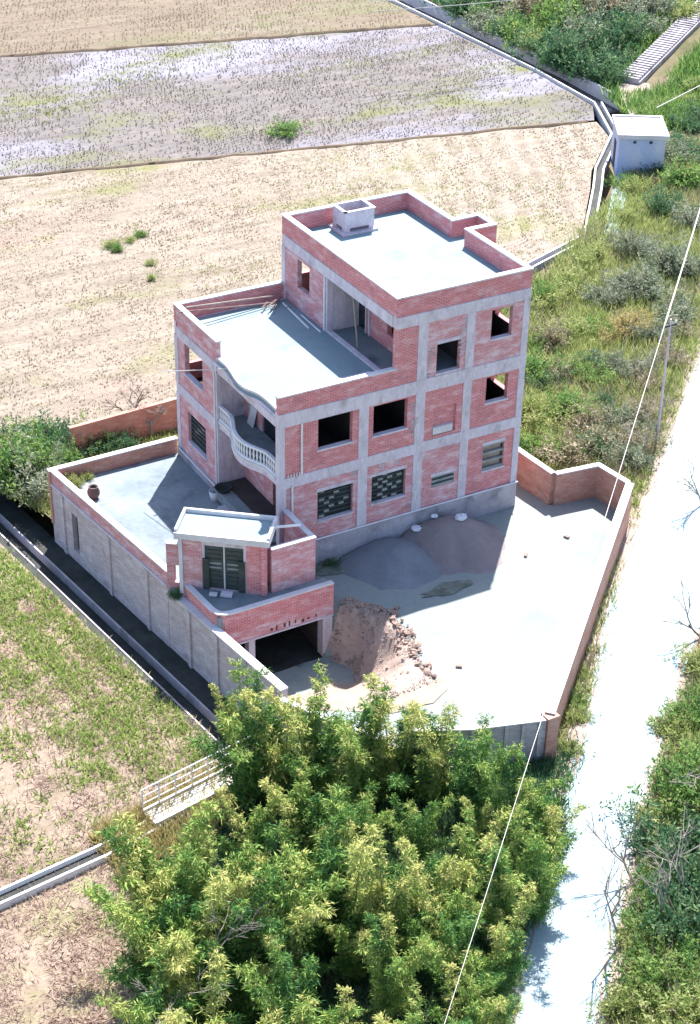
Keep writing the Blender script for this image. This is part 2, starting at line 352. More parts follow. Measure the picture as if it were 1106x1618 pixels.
def bund(line, w_, h, nm):
    P = []
    for p, q in zip(line[:-1], line[1:]):
        k = max(1, int(math.dist(p, q)/.7))
        for i in range(k): P.append((p[0]+(q[0]-p[0])*i/k, p[1]+(q[1]-p[1])*i/k))
    mb = MB(); rows = []
    for i, p in enumerate(P):
        wob = .12*vn(i, 3, 2.2, 5); rows += [(p[0], p[1]-w_+wob, -2.6), (p[0], p[1]-w_*.4+wob, -2.42+h*(.8+.4*vn(i, 1, 1.6, 2))), (p[0], p[1]+w_*.4+wob, -2.42+h*(.8+.4*vn(i, 7, 1.4, 3))), (p[0], p[1]+w_+wob, -2.6)]
    n = len(P); mb.add(rows, [(4*i+j, 4*i+j+1, 4*i+j+5, 4*i+j+4)[::-1] for i in range(n-1) for j in range(3)])
    o = mb.build(nm, 'bund_soil', smooth=True); o['kind'] = 'structure'
bund([(-60, 67.2), (6.4, 54.95), (30, 50.2), (51.8, 45.9)], .2, .14, 'field_bund')
bund([(-60, 97), (16.0, 81.75), (36, 77.5), (54.6, 73.7)], .25, .2, 'field_bund')

# ------------------------------------------------------------------ irrigation canal and dark drain beside the paddies
def canal(line, wl, wr, top, bot, name, kerb='coping', floor='mud_dark', kw=.14):
    n = 0
    r = MB().sweep(line, [(wl, bot), (wl, bot+.02), (-wr, bot+.02), (-wr, bot)]).build(name, floor); r['kind'] = 'structure'
    for a, b in ((wl, wl+kw), (-wr-kw, -wr)):
        MB().sweep(line, [(a, bot-.3), (b, bot-.3), (b, top), (a, top)]).build('kerb', kerb, r)
    return r
canal(CANAL[1:8], .22, .22, -2.18, -2.6, 'irrigation_canal')
canal([(54.3, 49.0), (55.0, 58.3), (55.1, 82.5), (55.6, 140)], .2, 2.3, -2.18, -3.3, 'drain', floor='water')
# apron by the hut
ap = MB().prism([(52.6, 41.8), (55.7, 47.4), (58.6, 52.4), (60.5, 50.4), (57.2, 44.6), (54.4, 41.2)], -2.5, -1.96).build('path', 'road_edge'); ap['kind'] = 'structure'
ap = MB().prism([(38.0, 26.4), (43.9, 33.2), (46.0, 35.4), (46.6, 34.9), (44.6, 32.4), (38.9, 26.0)], -2.6, -2.06).build('path', 'road', ); ap['kind'] = 'structure'

# ------------------------------------------------------------------ yard
def bankline(y, f):
    xb = 1.2+1.5*smoothstep(-2.9, -5.2, y)-.7*smoothstep(-6, -9.5, y); wd = .9+1.2*smoothstep(-3.2, -6.5, y)
    return xb-wd*1.05+f*(wd+.25)
def zyard(x, y, raw=1):
    base = -1.55-.02*(x-6)*.3+.03*vn(x, y, 1.3, 9)-.25*smoothstep(-9, -15, y)
    xb = 1.2+1.5*smoothstep(-2.9, -5.2, y)-.7*smoothstep(-6, -9.5, y)
    wd = .9+1.2*smoothstep(-3.2, -6.5, y)
    low = -4.12+2.5*smoothstep(-5.0, -10.5, y)+.06*vn(x, y, .8, 3)
    k = smoothstep(-wd, .1, x-xb+.25*vn(x, y, .7, 5))
    z = low+(base-low)*k
    if -10.5 < y < -3.2:
        u = (x-bankline(y, 0))/(bankline(y, 1)-bankline(y, 0))
        if raw == 0 and .12 < u < .88 and y > -10.2: z -= .3
    return z
YARD = [(.55, -.05), (12.8, -.05), (14.1, 2.4), (14.4, -.8), (17.0, -1.1), (17.15, -3.4), (3.65, -15.7), (.6, -14.85), (-1.6, -13.9), (-4.5, -8.5), (-4.3, -3.45), (.9, -3.45), (.6, -2.6)]
patch('yard', YARD, .30, lambda x, y: zyard(x, y, 0), 'yard')
def heap(name, cx, cy, rx, ry, h, mat, seed, p=1.0):
    mb = MB(); n = 40; k = 16; vs = []
    for i in range(k+1):
        for j in range(n):
            a = 2*math.pi*j/n; rr = (i/k)*(1+.16*vn(math.cos(a)*2, math.sin(a)*2, 1, seed)+.05*vn(math.cos(a)*7, math.sin(a)*7, 1, seed))
            x = cx+rx*rr*math.cos(a); y = min(cy+ry*rr*math.sin(a), -.09)
            q = i/k; z = -1.62+h*(.5+.5*math.cos(math.pi*min(1, q**p)))-.03*q+.05*vn(x, y, .7, seed)*(1-q)+.02*vn(x, y, .22, seed); vs.append((x, y, z))
    mb.add(vs, [(i*n+j, i*n+(j+1) % n, (i+1)*n+(j+1) % n, (i+1)*n+j)[::-1] for i in range(k) for j in range(n)])
    return mb.build(name, mat, smooth=True)
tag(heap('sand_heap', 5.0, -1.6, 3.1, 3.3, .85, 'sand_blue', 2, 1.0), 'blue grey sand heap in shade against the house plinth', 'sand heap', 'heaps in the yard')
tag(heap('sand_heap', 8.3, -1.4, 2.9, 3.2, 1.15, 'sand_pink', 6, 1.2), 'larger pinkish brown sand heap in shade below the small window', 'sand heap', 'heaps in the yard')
def sack(name, c, s, label, mat='bag', cat='bag'):
    rr = random.Random(int(c[0]*100)); mb = MB(); n = 10; k = 6; vs = []
    for i in range(k+1):
        th = math.pi*i/k
        for j in range(n):
            a = 2*math.pi*j/n; q = 1+rr.uniform(-.16, .16); vs.append((c[0]+s*math.sin(th)*math.cos(a)*q*1.2, c[1]+s*math.sin(th)*math.sin(a)*q, c[2]+s*.45*(1+math.cos(th))*q))
    mb.add(vs, [(i*n+j, (i+1)*n+j, (i+1)*n+(j+1) % n, i*n+(j+1) % n) for i in range(k) for j in range(n)])
    return tag(mb.build(name, mat), label, cat, 'white bags dumped in the yard' if cat == 'bag' else None)
sack('plastic_bag', (7.0, -.5, -1.0), .24, 'crumpled white bag where the two sand heaps meet')
sack('plastic_bag', (8.9, -1.3, -.5), .26, 'crumpled white bag on top of the pinkish sand heap')
sack('plastic_bag', (8.0, -.4, -.62), .16, 'small grey white bag close to the plinth above the sand')

def blob(name, cx, cy, rx, ry, mat, seed, dz=.008):
    P_ = [(cx+rx*math.cos(a)*(1+.3*vn(math.cos(a)*2, math.sin(a)*2, .7, seed)), cy+ry*math.sin(a)*(1+.3*vn(math.cos(a)*2+5, math.sin(a)*2, .7, seed))) for a in [2*math.pi*i/40 for i in range(40)]]
    return patch(name, P_, .3, lambda x, y: zyard(x, y)+dz+.03, mat)
def zdrive(x, y): return zyard(x, y)+.035+.04*vn(x, y, .6, 12)
patch('driveway_sand', [(-2.9, -5.0), (-1.4, -5.5), (-.2, -5.1), (.5, -6.0), (.9, -7.0), (1.3, -8.4), (2.0, -9.6), (2.6, -10.6), (1.2, -11.3), (-.6, -11.0), (-2.4, -9.8), (-3.4, -8.0), (-3.3, -6.2)], .3, zdrive, 'sand_warm')
blob('damp_patch', 6.2, -4.6, 1.3, .42, 'moss', 3); blob('damp_patch', 2.4, -.75, 1.2, .55, 'moss', 5)
# stony bank between yard and sunken driveway
bank = bpy.data.objects.new('rubble_bank', None); COL.objects.link(bank); bank['kind'] = 'structure'; bank['_base'] = (0, 0, 0)
stones = []
for s in range(6):
    bm = bmesh.new(); bmesh.ops.create_icosphere(bm, subdivisions=1, radius=1); rr = random.Random(s+3)
    for v in bm.verts: v.co = Vector((v.co.x*rr.uniform(.7, 1.15), v.co.y*rr.uniform(.6, 1.0), v.co.z*rr.uniform(.45, .85)))
    me = bpy.data.meshes.new('stone'); bm.to_mesh(me); bm.free(); me.materials.append(M['stone']); stones.append(me)
BY = [-3.42-.45*i for i in range(17)]
bp = [(bankline(y, 0)+.12*vn(y, 0, .6, 3), y) for y in BY]+[(bankline(y, 1)+.16*vn(y, 4, .5, 5), y) for y in BY[::-1]]
bs = patch('bank_soil', bp, .25, lambda x, y: zyard(x, y)-.05+.17*max(0, min(1, 5*(x-bankline(y, 0))/(bankline(y, 1)-bankline(y, 0)), 5*(bankline(y, 1)-x)/(bankline(y, 1)-bankline(y, 0)), (y+10.5)*1.5))+.05*vn(x, y, .35, 8), 'earth'); bs.parent = bank; del bs['kind']
rr = random.Random(21); k = 0
while k < 290:
    y = rr.uniform(-10.2, -3.35); xb = 1.2+1.5*smoothstep(-2.9, -5.2, y)-.7*smoothstep(-6, -9.5, y); wd = .9+1.2*smoothstep(-3.2, -6.5, y)
    u = rr.random(); dens = 1 if y > -5.6 else (1 if u > .62 else .12)
    if y < -8.2: dens *= .55
    if rr.random() > dens: continue
    x = xb-wd+u*(wd+.35); sz = rr.choice((.05, .06, .08, .10, .12, .15)) if u < .8 else rr.choice((.08, .11, .14, .2))
    o = bpy.data.objects.new('stone', stones[k % 6]); COL.objects.link(o); o.parent = bank
    o.location = (x, y, zyard(x, y)+.08+sz*.2); o.scale = (sz, sz*rr.uniform(.7, 1), sz*rr.uniform(.6, 1)); o.rotation_euler = (rr.uniform(-.5, .5), rr.uniform(-.5, .5), rr.uniform(0, 6)); k += 1

for i, (x, y, a, ph) in enumerate([(3.3, -4.9, .3, 'beside the stony bank, nearest the house'), (10.8, -4.0, .8, 'lying near the shadow corner in the yard'), (13.4, -3.6, 2.0, 'lying before the stepped end wall'), (3.4, -9.8, 2.6, 'lying near the low end of the bank')]):
    d = Vector((math.cos(a), math.sin(a)))*.13; n_ = Vector((-d.y, d.x))*.55; c_ = Vector((x, y)); z = zyard(x, y)
    tag(MB().prism([tuple(c_+d+n_), tuple(c_-d+n_), tuple(c_-d-n_), tuple(c_+d-n_)], z-.03, z+.10).build('loose_brick', 'stone'), 'loose broken block '+ph, 'block', 'loose blocks in the yard')
gm = MB(); rg = random.Random(44)
for _ in range(1800):
    y = rg.uniform(-10.2, -3.4); u = rg.uniform(.04, 1.0); x = bankline(y, 0)+u*(bankline(y, 1)-bankline(y, 0)); q = rg.uniform(.025, .06); z = zyard(x, y)+.09
    v8 = [(x+q*rg.uniform(.6, 1.2)*i, y+q*rg.uniform(.6, 1.2)*j, z+q*rg.uniform(.5, 1)*k) for i, j, k in ((1, 0, 0), (-1, 0, 0), (0, 1, 0), (0, -1, 0), (0, 0, 1), (0, 0, -1))]
    gm.add(v8, [(0, 2, 4), (2, 1, 4), (1, 3, 4), (3, 0, 4), (2, 0, 5), (1, 2, 5), (3, 1, 5), (0, 3, 5)])
gv = gm.build('gravel', 'stone_dust', bank); gv['kind'] = 'stuff'
# ------------------------------------------------------------------ courtyard floor
MB().prism([(-.02, 10.8), (WX(10.8)+.05, 10.8), (WX(.2)+.05, .2), (-2.2, -2.7), (.42, -2.6), (.35, .28), (-.02, .3)], -1.1, -.7).build('courtyard', 'court_slab')['kind'] = 'structure'

# ================================================================== HOUSE
XR, XU, YB = 12.85, 5.79, 10.72
H = empty('house', (0, 0, 0), 'unfinished three-storey red brick house with bare grey concrete frame', 'house')
def P(name, mb, mat, par=None, bevel=0, label=None, smooth=False):
    o = mb.build(name, mat, par or H, bevel, smooth)
    if label: o['label'] = label
    return o
# plinth, slabs
P('plinth', MB().prism([(.45, -.06), (12.86, -.06), (12.86, 10.7), (.1, 10.7), (.1, .3), (.45, .3)], -2.2, -.2), 'concrete_old')
P('floor_slab', MB().box(.25, .25, -.19, 12.6, 10.5, 0), 'interior_shade')
P('floor_slab', MB().box(.25, .25, 3.12, 12.6, 10.5, 3.4), 'interior_shade')
P('terrace_slab', MB().box(.2, .26, 6.3, XU-.02, 10.5, 6.62), 'slab')
P('floor_slab', MB().box(XU-.02, .26, 6.32, 12.6, 10.5, 6.63), 'court_slab')
P('roof_slab', MB().prism([(XU+.2, .2), (12.65, .2), (12.65, 5.2), (14.1, 5.2), (14.1, 6.45), (12.65, 6.45), (12.65, 10.5), (XU+.2, 10.5)], 9.7, 10.0), 'slab')
# columns (outer face 3 cm proud of the brick)
def col(x0, y0, x1, y1, z0, z1, m='concrete'): P('column', MB().box(x0, y0, z0, x1, y1, z1), m, bevel=.01)
for x0, x1, zt in ((4.0, 4.5, 6.0), (6.93, 7.43, 9.4), (9.47, 9.92, 9.4)):
    for za, zb in ((-.2, 2.86), (3.4, 5.96), (6.63, 9.4)):
        if zb <= zt+.5: col(x0, -.035, x1, .3, za, zb)
for za, zb in ((-.2, 2.86), (3.4, 5.96), (6.63, 9.4)):
    col(12.5, -.035, XR, .3, za, zb); col(12.5, YB-.3, XR, YB, za, zb)
    if zb < 6: col(-.035, YB-.35, .3, YB, za, zb); col(-.035, 6.1, .3, 6.42, za, zb); 
    else: col(XU-.035, YB-.35, XU+.3, YB, za, zb); col(XU-.035, 6.15, XU+.3, 6.5, za, zb)
col(.0, -.035, .34, .3, -.2, 2.86); col(0, -.035, .3, .3, 3.4, 5.96)
# beams
def beam(x0, y0, x1, y1, z0, z1, m='concrete'): P('beam', MB().box(x0, y0, z0, x1, y1, z1), m, bevel=.012)
for za, zb, xs in ((2.86, 3.4, 0), (5.96, 6.63, 0), (9.4, 9.95, XU)):
    beam(xs, -.045, XR+.01, .3, za, zb); beam(xs, YB-.3, XR+.01, YB+.01, za, zb); beam(XR-.3, .3, XR+.01, YB-.3, za, zb)
beam(-.045, 6.1, .3, YB-.3, 2.86, 3.4); beam(-.045, 6.1, .3, YB-.3, 5.9, 6.4)
beam(XU-.045, .3, XU+.3, YB-.3, 9.4, 9.95)
beam(XU-.02, .3, XU+.24, 6.15, 6.5, 6.72)
# brick infill of the south face, bay by bay
def infill(x0, x1, z0, z1, ops, mat='brick', label=None):
    return P('brick_panel', MB().wall((x0, 0), (x1, 0), z0, z1, .24, [(a-x0, b-x0, c, d) for a, b, c, d in ops]), mat, label=label)
infill(.34, 4.0, -.2, 2.86, [(1.95, 3.77, .7, 2.25)], 'brick_pale'); infill(4.5, 6.93, -.2, 2.86, [(4.76, 6.56, .8, 2.25)], 'brick_pale')
infill(7.43, 9.47, -.2, 2.86, [(8.0, 9.24, .76, 1.36)], 'brick_pale'); infill(9.92, 12.5, -.2, 2.86, [(10.8, 12.0, .9, 2.28)])
infill(.3, 4.0, 3.4, 5.96, [(1.95, 3.68, 4.4, 5.96)]); infill(4.5, 6.93, 3.4, 5.96, [(4.75, 6.52, 4.36, 5.88)])
b = infill(7.43, 9.47, 3.4, 5.96, [(7.9, 9.15, 3.56, 4.97)])
P('blind_niche', MB().wall((7.9, .13), (9.15, .13), 3.56, 4.97, .12), 'brick'); P('niche_sill', MB().box(7.92, -.03, 3.62, 8.98, .128, 3.98), 'coping', label='pale sill block in the bricked-up window')
infill(9.92, 12.5, 3.4, 5.96, [(10.74, 11.94, 4.55, 5.86)])
infill(XU, 6.93, 6.63, 9.4, []); infill(7.43, 9.47, 6.63, 9.4, [(7.95, 9.2, 6.74, 8.22)], 'brick_pale'); infill(9.92, 12.5, 6.63, 9.4, [(10.8, 11.93, 7.8, 9.24)], 'brick_pale')
# window sills, lintels
for x0, x1, z in ((1.9, 3.75, 4.4), (4.7, 6.56, 4.36), (10.68, 12.0, 4.55), (10.75, 12.0, 7.8), (7.9, 9.26, 6.74), (1.9, 3.85, .7), (4.7, 6.62, .8), (10.75, 12.06, .9)):
    P('window_sill', MB().box(x0, -.05, z-.07, x1, .2, z+.012), 'concrete')
for x0, x1, z in ((1.9, 3.82, 2.25), (4.7, 6.6, 2.25), (7.95, 9.3, 1.36), (10.75, 12.05, 2.28), (7.9, 9.25, 8.22)):
    P('lintel', MB().box(x0, -.02, z-.01, x1, .2, z+.16), 'concrete')
# east wall (through-lit side windows), north wall, stair bay
def ew(y0, y1, z0, z1, ops): P('brick_panel', MB().wall((XR-.02, y0), (XR-.02, y1), z0, z1, .24, [(a-y0, b-y0, c, d) for a, b, c, d in ops]), 'brick')
for z0, z1, wz in ((-.2, 2.86, .9), (3.4, 5.96, 4.3), (6.63, 9.4, 7.75)):
    ew(.3, 5.05, z0, z1, [(.45, 2.3, wz, wz+1.5)] if z0 > 0 else []); ew(6.6, YB-.3, z0, z1, [])
    if z0 > 0:
        P('shade_lining', MB().wall((XR-.262, .25), (XR-.262, 3.6), z0+.01, z1-.01, .03, [(.2, 2.05, wz, wz+1.5)]), 'interior_shade'); P('shade_lining', MB().box(9.81, .25, z0+.01, 12.55, .28, wz-.1), 'interior_shade')  # dark sheets added inside the walls, room shade put into their colour
    nx = -.0 if z0 < 6 else XU
    P('brick_panel', MB().wall((12.5, YB-.02), (nx+.3, YB-.02), z0, z1, .24, [(12.5-b, 12.5-a, wz, wz+1.5) for a, b in (((.5, 2.3), (8.0, 9.5)) if z0 < 6 else ((6.3, 8.0), (9.2, 10.6)))]), 'brick')
for q in ((12.83, 5.05, 14.3, 5.27), (14.08, 5.27, 14.3, 6.38), (12.83, 6.38, 14.3, 6.6)): P('stair_bay_wall', MB().box(q[0], q[1], -2, q[2], q[3], 9.95), 'brick')
# west face: window bay
def wf(y0, y1, z0, z1, x, ops, mat='brick_pale'): P('brick_panel', MB().wall((x, y1), (x, y0), z0, z1, .24, [(y1-b, y1-a, c, d) for a, b, c, d in ops]), mat)
wf(6.42, YB-.35, -.2, 2.86, 0, [(7.5, 9.48, .65, 2.3)]); wf(6.42, YB-.35, 3.4, 5.9, 0, [(7.66, 9.62, 4.25, 5.88)])
wf(6.5, YB-.35, 6.63, 9.4, XU, [(7.94, 9.14, 7.75, 9.2)])
P('window_sill', MB().box(-.05, 7.6, 4.18, .22, 9.7, 4.262), 'concrete'); P('window_sill', MB().box(-.05, 7.45, .58, .22, 9.55, .662), 'concrete')
P('plinth', MB().box(-.06, 6.05, -1.2, .3, YB, -.2), 'concrete_old')
# recessed porch, balcony and upper loggia: back walls with doorways, side walls
P('recess_wall', MB().wall((1.35, 6.1), (1.35, .3), -.0, 3.12, .24, [(2.9, 4.3, 0, 2.3)]), 'brick_pale')
P('recess_wall', MB().wall((1.35, 6.1), (1.35, .3), 3.4, 6.3, .24, [(1.9, 3.5, 3.4, 5.7)]), 'brick_pale')
P('recess_wall', MB().wall((7.4, 6.3), (7.4, .3), 6.64, 9.7, .24, [(.05, 1.0, 6.64, 8.9), (2.9, 4.4, 7.4, 8.9)]), 'brick')
P('recess_side', MB().box(.28, 6.1, -.2, 1.6, 6.34, 3.12), 'concrete'); P('recess_side', MB().box(.28, 6.1, 3.4, 1.6, 6.34, 6.3), 'concrete'); P('recess_side', MB().box(XU+.28, 6.18, 6.63, 7.64, 6.42, 9.7), 'concrete')
P('door_frame', MB().box(7.32, 5.22, 6.64, 7.398, 5.3, 8.95).box(7.32, 4.9, 6.64, 7.398, 5.0, 9.3), 'concrete')
for q in ((4.2, .3, 0, 4.4, 10.4, 3.12), (7.1, .3, 0, 7.3, 10.4, 3.12), (4.2, .3, 3.4, 4.4, 10.4, 6.3), (7.1, .3, 3.4, 7.3, 10.4, 6.3), (9.6, .3, 0, 9.8, 10.4, 3.1), (9.6, .3, 3.4, 9.8, 10.4, 6.3), (9.6, .3, 6.64, 9.8, 10.4, 9.7)): P('partition', MB().box(*q), 'interior_shade')
for q in ((1.7, 6.4, 0, 4.2, 6.6, 3.1), (7.3, 5.0, 0, 12.5, 5.2, 3.1), (7.7, 3.6, 3.4, 12.5, 3.8, 6.3), (7.7, 3.6, 6.64, 12.5, 3.8, 9.7), (4.4, 4.5, 3.4, 7.1, 4.7, 6.3)): P('partition', MB().box(*q), 'interior_shade')
# curving balcony, porch and roof edge
def curve(K):
    """smooth plan curve through (x, y) knots"""
    out = []; K = [K[0]]+K+[K[-1]]
    for i in range(1, len(K)-2):
        p0, p1, p2, p3 = (Vector(q) for q in K[i-1:i+3])
        for j in range(5):
            t = j/5; q = .5*((2*p1)+(p2-p0)*t+(2*p0-5*p1+4*p2-p3)*t*t+(3*p1-p0-3*p2+p3)*t**3); out.append((q.x, q.y))
    return out+[K[-1]]
cv = curve([(.06, 6.08), (.08, 5.4), (.05, 4.9), (-.14, 4.35), (-.40, 3.7), (-.52, 3.0), (-.45, 2.3), (-.20, 1.7), (-.02, 1.2), (.0, .3)]); inner = [(1.4, .3), (1.4, 6.08)]
P('balcony_slab', MB().prism(cv+inner, 3.0, 3.40), 'concrete'); P('balcony_floor', MB().prism([(x+.12, y) for x, y in cv]+inner, 3.40, 3.412), 'court_slab')
P('balcony_lip', MB().sweep([(x-.0, y) for x, y in cv], [(-.06, 3.26), (.10, 3.26), (.10, 3.415), (-.06, 3.415)]), 'coping')
cr = curve([(.0, 6.08), (.03, 5.2), (-.08, 4.4), (-.22, 3.6), (-.20, 2.9), (.02, 2.3), (.14, 1.7), (.14, .3)]); P('roof_edge_slab', MB().prism(cr+[(.4, .26), (.4, 6.08)], 6.31, 6.63), 'slab')
P('roof_edge_lip', MB().sweep(cr, [(-.07, 6.30), (.05, 6.30), (.05, 6.42), (-.07, 6.42)]), 'concrete')
P('roof_edge_kerb', MB().sweep(cr, [(-.02, 6.6), (.10, 6.6), (.10, 6.72), (-.02, 6.72)]), 'coping')
P('balcony_beam', MB().box(.02, .3, 5.9, .28, 6.1, 6.302), 'concrete')
P('porch_floor', MB().prism([(-.35, 6.05), (-.35, .4), (1.4, .4), (1.4, 6.05)], -.55, -.02), 'court_slab'); P('porch_step', MB().box(-.75, 1.2, -.72, -.352, 4.8, -.36), 'concrete_old')
# balustrade: bottom rail, hand rail, single balusters
bal = P('balustrade', MB().sweep(cv, [(-.02, 4.10), (.14, 4.10), (.14, 4.20), (-.02, 4.20)]), 'white_paint', label='white balustrade bulging along the balcony edge')
MB().sweep(cv, [(-.01, 3.416), (.13, 3.416), (.13, 3.52), (-.01, 3.52)]).build('bottom_rail', 'white_paint', bal)
bmsh = None
L = [0]
for a, b in zip(cv[:-1], cv[1:]): L.append(L[-1]+math.dist(a, b))
for q in range(30):
    s = (q+.5)/30*L[-1]; i = max(j for j in range(len(L)) if L[j] <= s); i = min(i, len(cv)-2); t = (s-L[i])/(L[i+1]-L[i])
    x = cv[i][0]+(cv[i+1][0]-cv[i][0])*t-.0+.06; y = cv[i][1]+(cv[i+1][1]-cv[i][1])*t
    if bmsh is None:
        o = MB().lathe((0, 0, 0), [(.045, 3.52), (.03, 3.6), (.055, 3.72), (.06, 3.8), (.032, 3.94), (.045, 4.04), (.045, 4.10)], 8).build('baluster', 'white_paint', bal, smooth=True); bmsh = o.data
    else: o = bpy.data.objects.new('baluster', bmsh); COL.objects.link(o); o.parent = bal
    o.location = (x, y, 0)
# parapets with copings
def para(pts, z0, z1, th, mat='brick'):
    for p, q in zip(pts[:-1], pts[1:]):
        P('parapet', MB().wall(p, q, z0, z1-.07, th), mat)
        d = (Vector(q)-Vector(p)).normalized(); n = Vector((-d.y, d.x)); a = Vector(p)-n*.03-d*.03; b = Vector(q)-n*.03+d*.03; m = n*(th+.06)
        P('coping', MB().prism([(c.x, c.y) for c in (a, b, b+m, a+m)], z1-.07, z1+rnd.uniform(-.004, .004)), 'coping')
para([(0, 0), (XU, 0)], 6.63, 7.5, .22); para([(XU, YB), (0, YB)], 6.63, 7.5, .22); para([(0, YB-.22), (0, 6.1)], 6.4, 7.5, .22, 'brick_pale')
para([(XU, YB-.0), (XU, 0)], 9.95, 10.9, .22); para([(XU+.22, 0), (XR, 0)], 9.95, 10.9, .22); para([(XR, .22), (XR, 5.05)], 9.95, 10.9, .22)
para([(XR-.22, 5.05), (14.3, 5.05)], 9.95, 10.9, .22); para([(14.3, 5.27), (14.3, 6.6)], 9.95, 10.9, .22); para([(14.08, 6.6), (XR-.22, 6.6)], 9.95, 10.9, .22)
para([(XR, 6.602), (XR, YB)], 9.95, 10.9, .22); para([(XR-.22, YB), (XU+.22, YB)], 9.95, 10.9, .22)
# ground-floor screens: frame plus slats and small blocks
def screen(x0, x1, z0, z1, mode):
    f = P('window_screen', MB().box(x0, .15, z0, x0+.06, .22, z1).box(x1-.06, .15, z0, x1, .22, z1).box(x0+.06, .15, z0+.012, x1-.06, .22, z0+.06).box(x0+.06, .15, z1-.06, x1-.06, .22, z1), 'dark_metal')
    if mode == 'dark':
        MB().box(x0+.06, .19, z0+.06, x1-.06, .20, z1-.06).build('pane', 'glass_dark', f)
        n = 7
        for i in range(1, n):
            z = z0+(z1-z0)*i/n; MB().box(x0+.06, .145, z-.022, x1-.06, .188, z+.022).build('slat', 'door_green', f)
        rr = random.Random(int(x0*9)); 
        for i in range(n):
            for c in range(3):
                if rr.random() < .62:
                    a = x0+.15+(c+(.5 if i % 2 else 0))*(x1-x0-.3)/3; z = z0+(z1-z0)*(i+.5)/n
                    if a+.26 < x1-.07: MB().box(a, .12, z-.05, a+.26, .185, z+.05).build('block', 'pale_block', f)
    else:
        n = 3 if z1-z0 > 1 else 2; g_ = MB()
        MB().box(x0+.06, .20, z0+.06, x1-.06, .21, z1-.06).build('backing', 'earth' if n == 3 else 'old_wood', f)
        for i in range(n+1):
            z = z0+.05+(z1-z0-.1)*i/n; MB().box(x0+.0, .02, z-.06, x1-.0, .145, z+.06).build('slat', 'pale_block', f)
screen(1.95, 3.77, .712, 2.24, 'dark'); screen(4.76, 6.56, .812, 2.24, 'dark'); screen(8.0, 9.24, .772, 1.35, 'pale'); screen(10.8, 12.0, .912, 2.27, 'pale')
f = P('window_screen', MB().box(.15, 7.5, .662, .2, 9.48, .74).box(.15, 7.5, 2.2, .2, 9.48, 2.3).box(.15, 7.5, .74, .2, 7.58, 2.2).box(.15, 9.4, .74, .2, 9.48, 2.2), 'dark_metal')
MB().box(.17, 7.58, .74, .18, 9.4, 2.2).build('pane', 'glass_dark', f)
for i in range(1, 6): MB().box(.13, 7.58, .74+i*.245-.03, .168, 9.4, .74+i*.245+.03).build('slat', 'door_green', f)
# doors
P('door', MB().box(1.44, 1.8, .0, 1.5, 3.2, 2.3), 'old_wood'); P('door', MB().box(1.44, 2.6, 3.41, 1.5, 4.2, 5.7), 'glass_dark'); P('door', MB().box(7.5, 5.3, 6.64, 7.56, 6.25, 8.9), 'glass_dark')
# pipes
P('drain_pipe', MB().tube([(1.1, -.08, 6.0), (1.1, -.08, 3.42)], .05, 8), 'white_paint'); P('drain_pipe', MB().tube([(.62, -.1, 3.0), (.62, -.1, .2), (.62, -.35, -.1)], .045, 8), 'white_paint')
P('plinth_pipe', MB().tube([(.5, -.09, -.19), (4, -.09, -.2), (8, -.09, -.185), (12.9, -.09, -.2)], .035, 6), 'white_paint')
P('plinth_pipe', MB().tube([(-.1, 10.6, -.24), (-.1, 8.4, -.26), (-.1, 6.2, -.25), (-.1, 6.1, -.6)], .035, 6), 'white_paint')
P('drain_pipe', MB().tube([(XU-.09, 6.32, 9.4), (XU-.09, 6.32, 6.7)], .045, 8), 'white_paint')
P('drain_pipe', MB().tube([(-.08, 6.26, 5.9), (-.08, 6.26, -.3)], .04, 8), 'white_paint')
for i in range(5): 
    MB().tube([(.42+i*.14, -.05-.03*i % .07, 3.42), (.45+i*.14, -.07, 3.58)], .022, 5).build('rebar_stub', 'white_paint', H)
# rough mortar teeth beside columns: patches of spilled concrete
rr = random.Random(5)
for x, z, n in ((6.75, 4.0, 7), (6.8, 4.9, 6), (7.6, 6.3, 5), (9.3, 7.4, 8), (7.6, 7.2, 8), (9.3, 8.5, 6), (3.8, 2.5, 4), (6.2, 2.55, 6), (5.3, 2.5, 6)):
    mb = MB()
    for i in range(n):
        a = x+rr.uniform(-.12, .12); c = z+i*.12; mb.box(a-.12, -.012, c, a+.12, .05, c+.07)
    P('mortar_patch', mb, 'concrete_old')

# roof water tank on its pedestal
T = empty('roof_tank', (9.1, 9.5, 10), 'open concrete water tank on the upper roof', 'water tank')
for q in ((8.25, 8.95, 9.85, 9.07), (8.25, 10.03, 9.85, 10.15), (8.25, 9.07, 8.37, 10.03), (9.73, 9.07, 9.85, 10.03)): MB().box(q[0], q[1], 10.3, q[2], q[3], 11.12).build('tank_wall', 'concrete', T)
MB().box(8.371, 9.071, 10.3, 9.729, 10.029, 10.379).build('tank_floor', 'concrete_old', T); MB().box(8.371, 9.071, 10.379, 9.729, 10.029, 10.42).build('water', 'water', T)
for x, y in ((8.25, 8.95), (9.57, 8.95), (8.25, 9.87), (9.57, 9.87)): MB().box(x, y, 10.12, x+.28, y+.28, 10.3).build('foot', 'concrete', T)
MB().box(8.08, 8.78, 9.995, 10.0, 10.3, 10.12).build('base', 'concrete', T)
MB().sweep([(8.2, 8.9), (9.9, 8.9), (9.9, 10.2), (8.2, 10.2), (8.2, 8.9)], [(0, 11.121), (.16, 11.121), (.16, 11.16), (0, 11.16)]).build('rim', 'coping', T)
ORD_ = ['first', 'second', 'third', 'fourth', 'fifth', 'sixth', 'seventh']
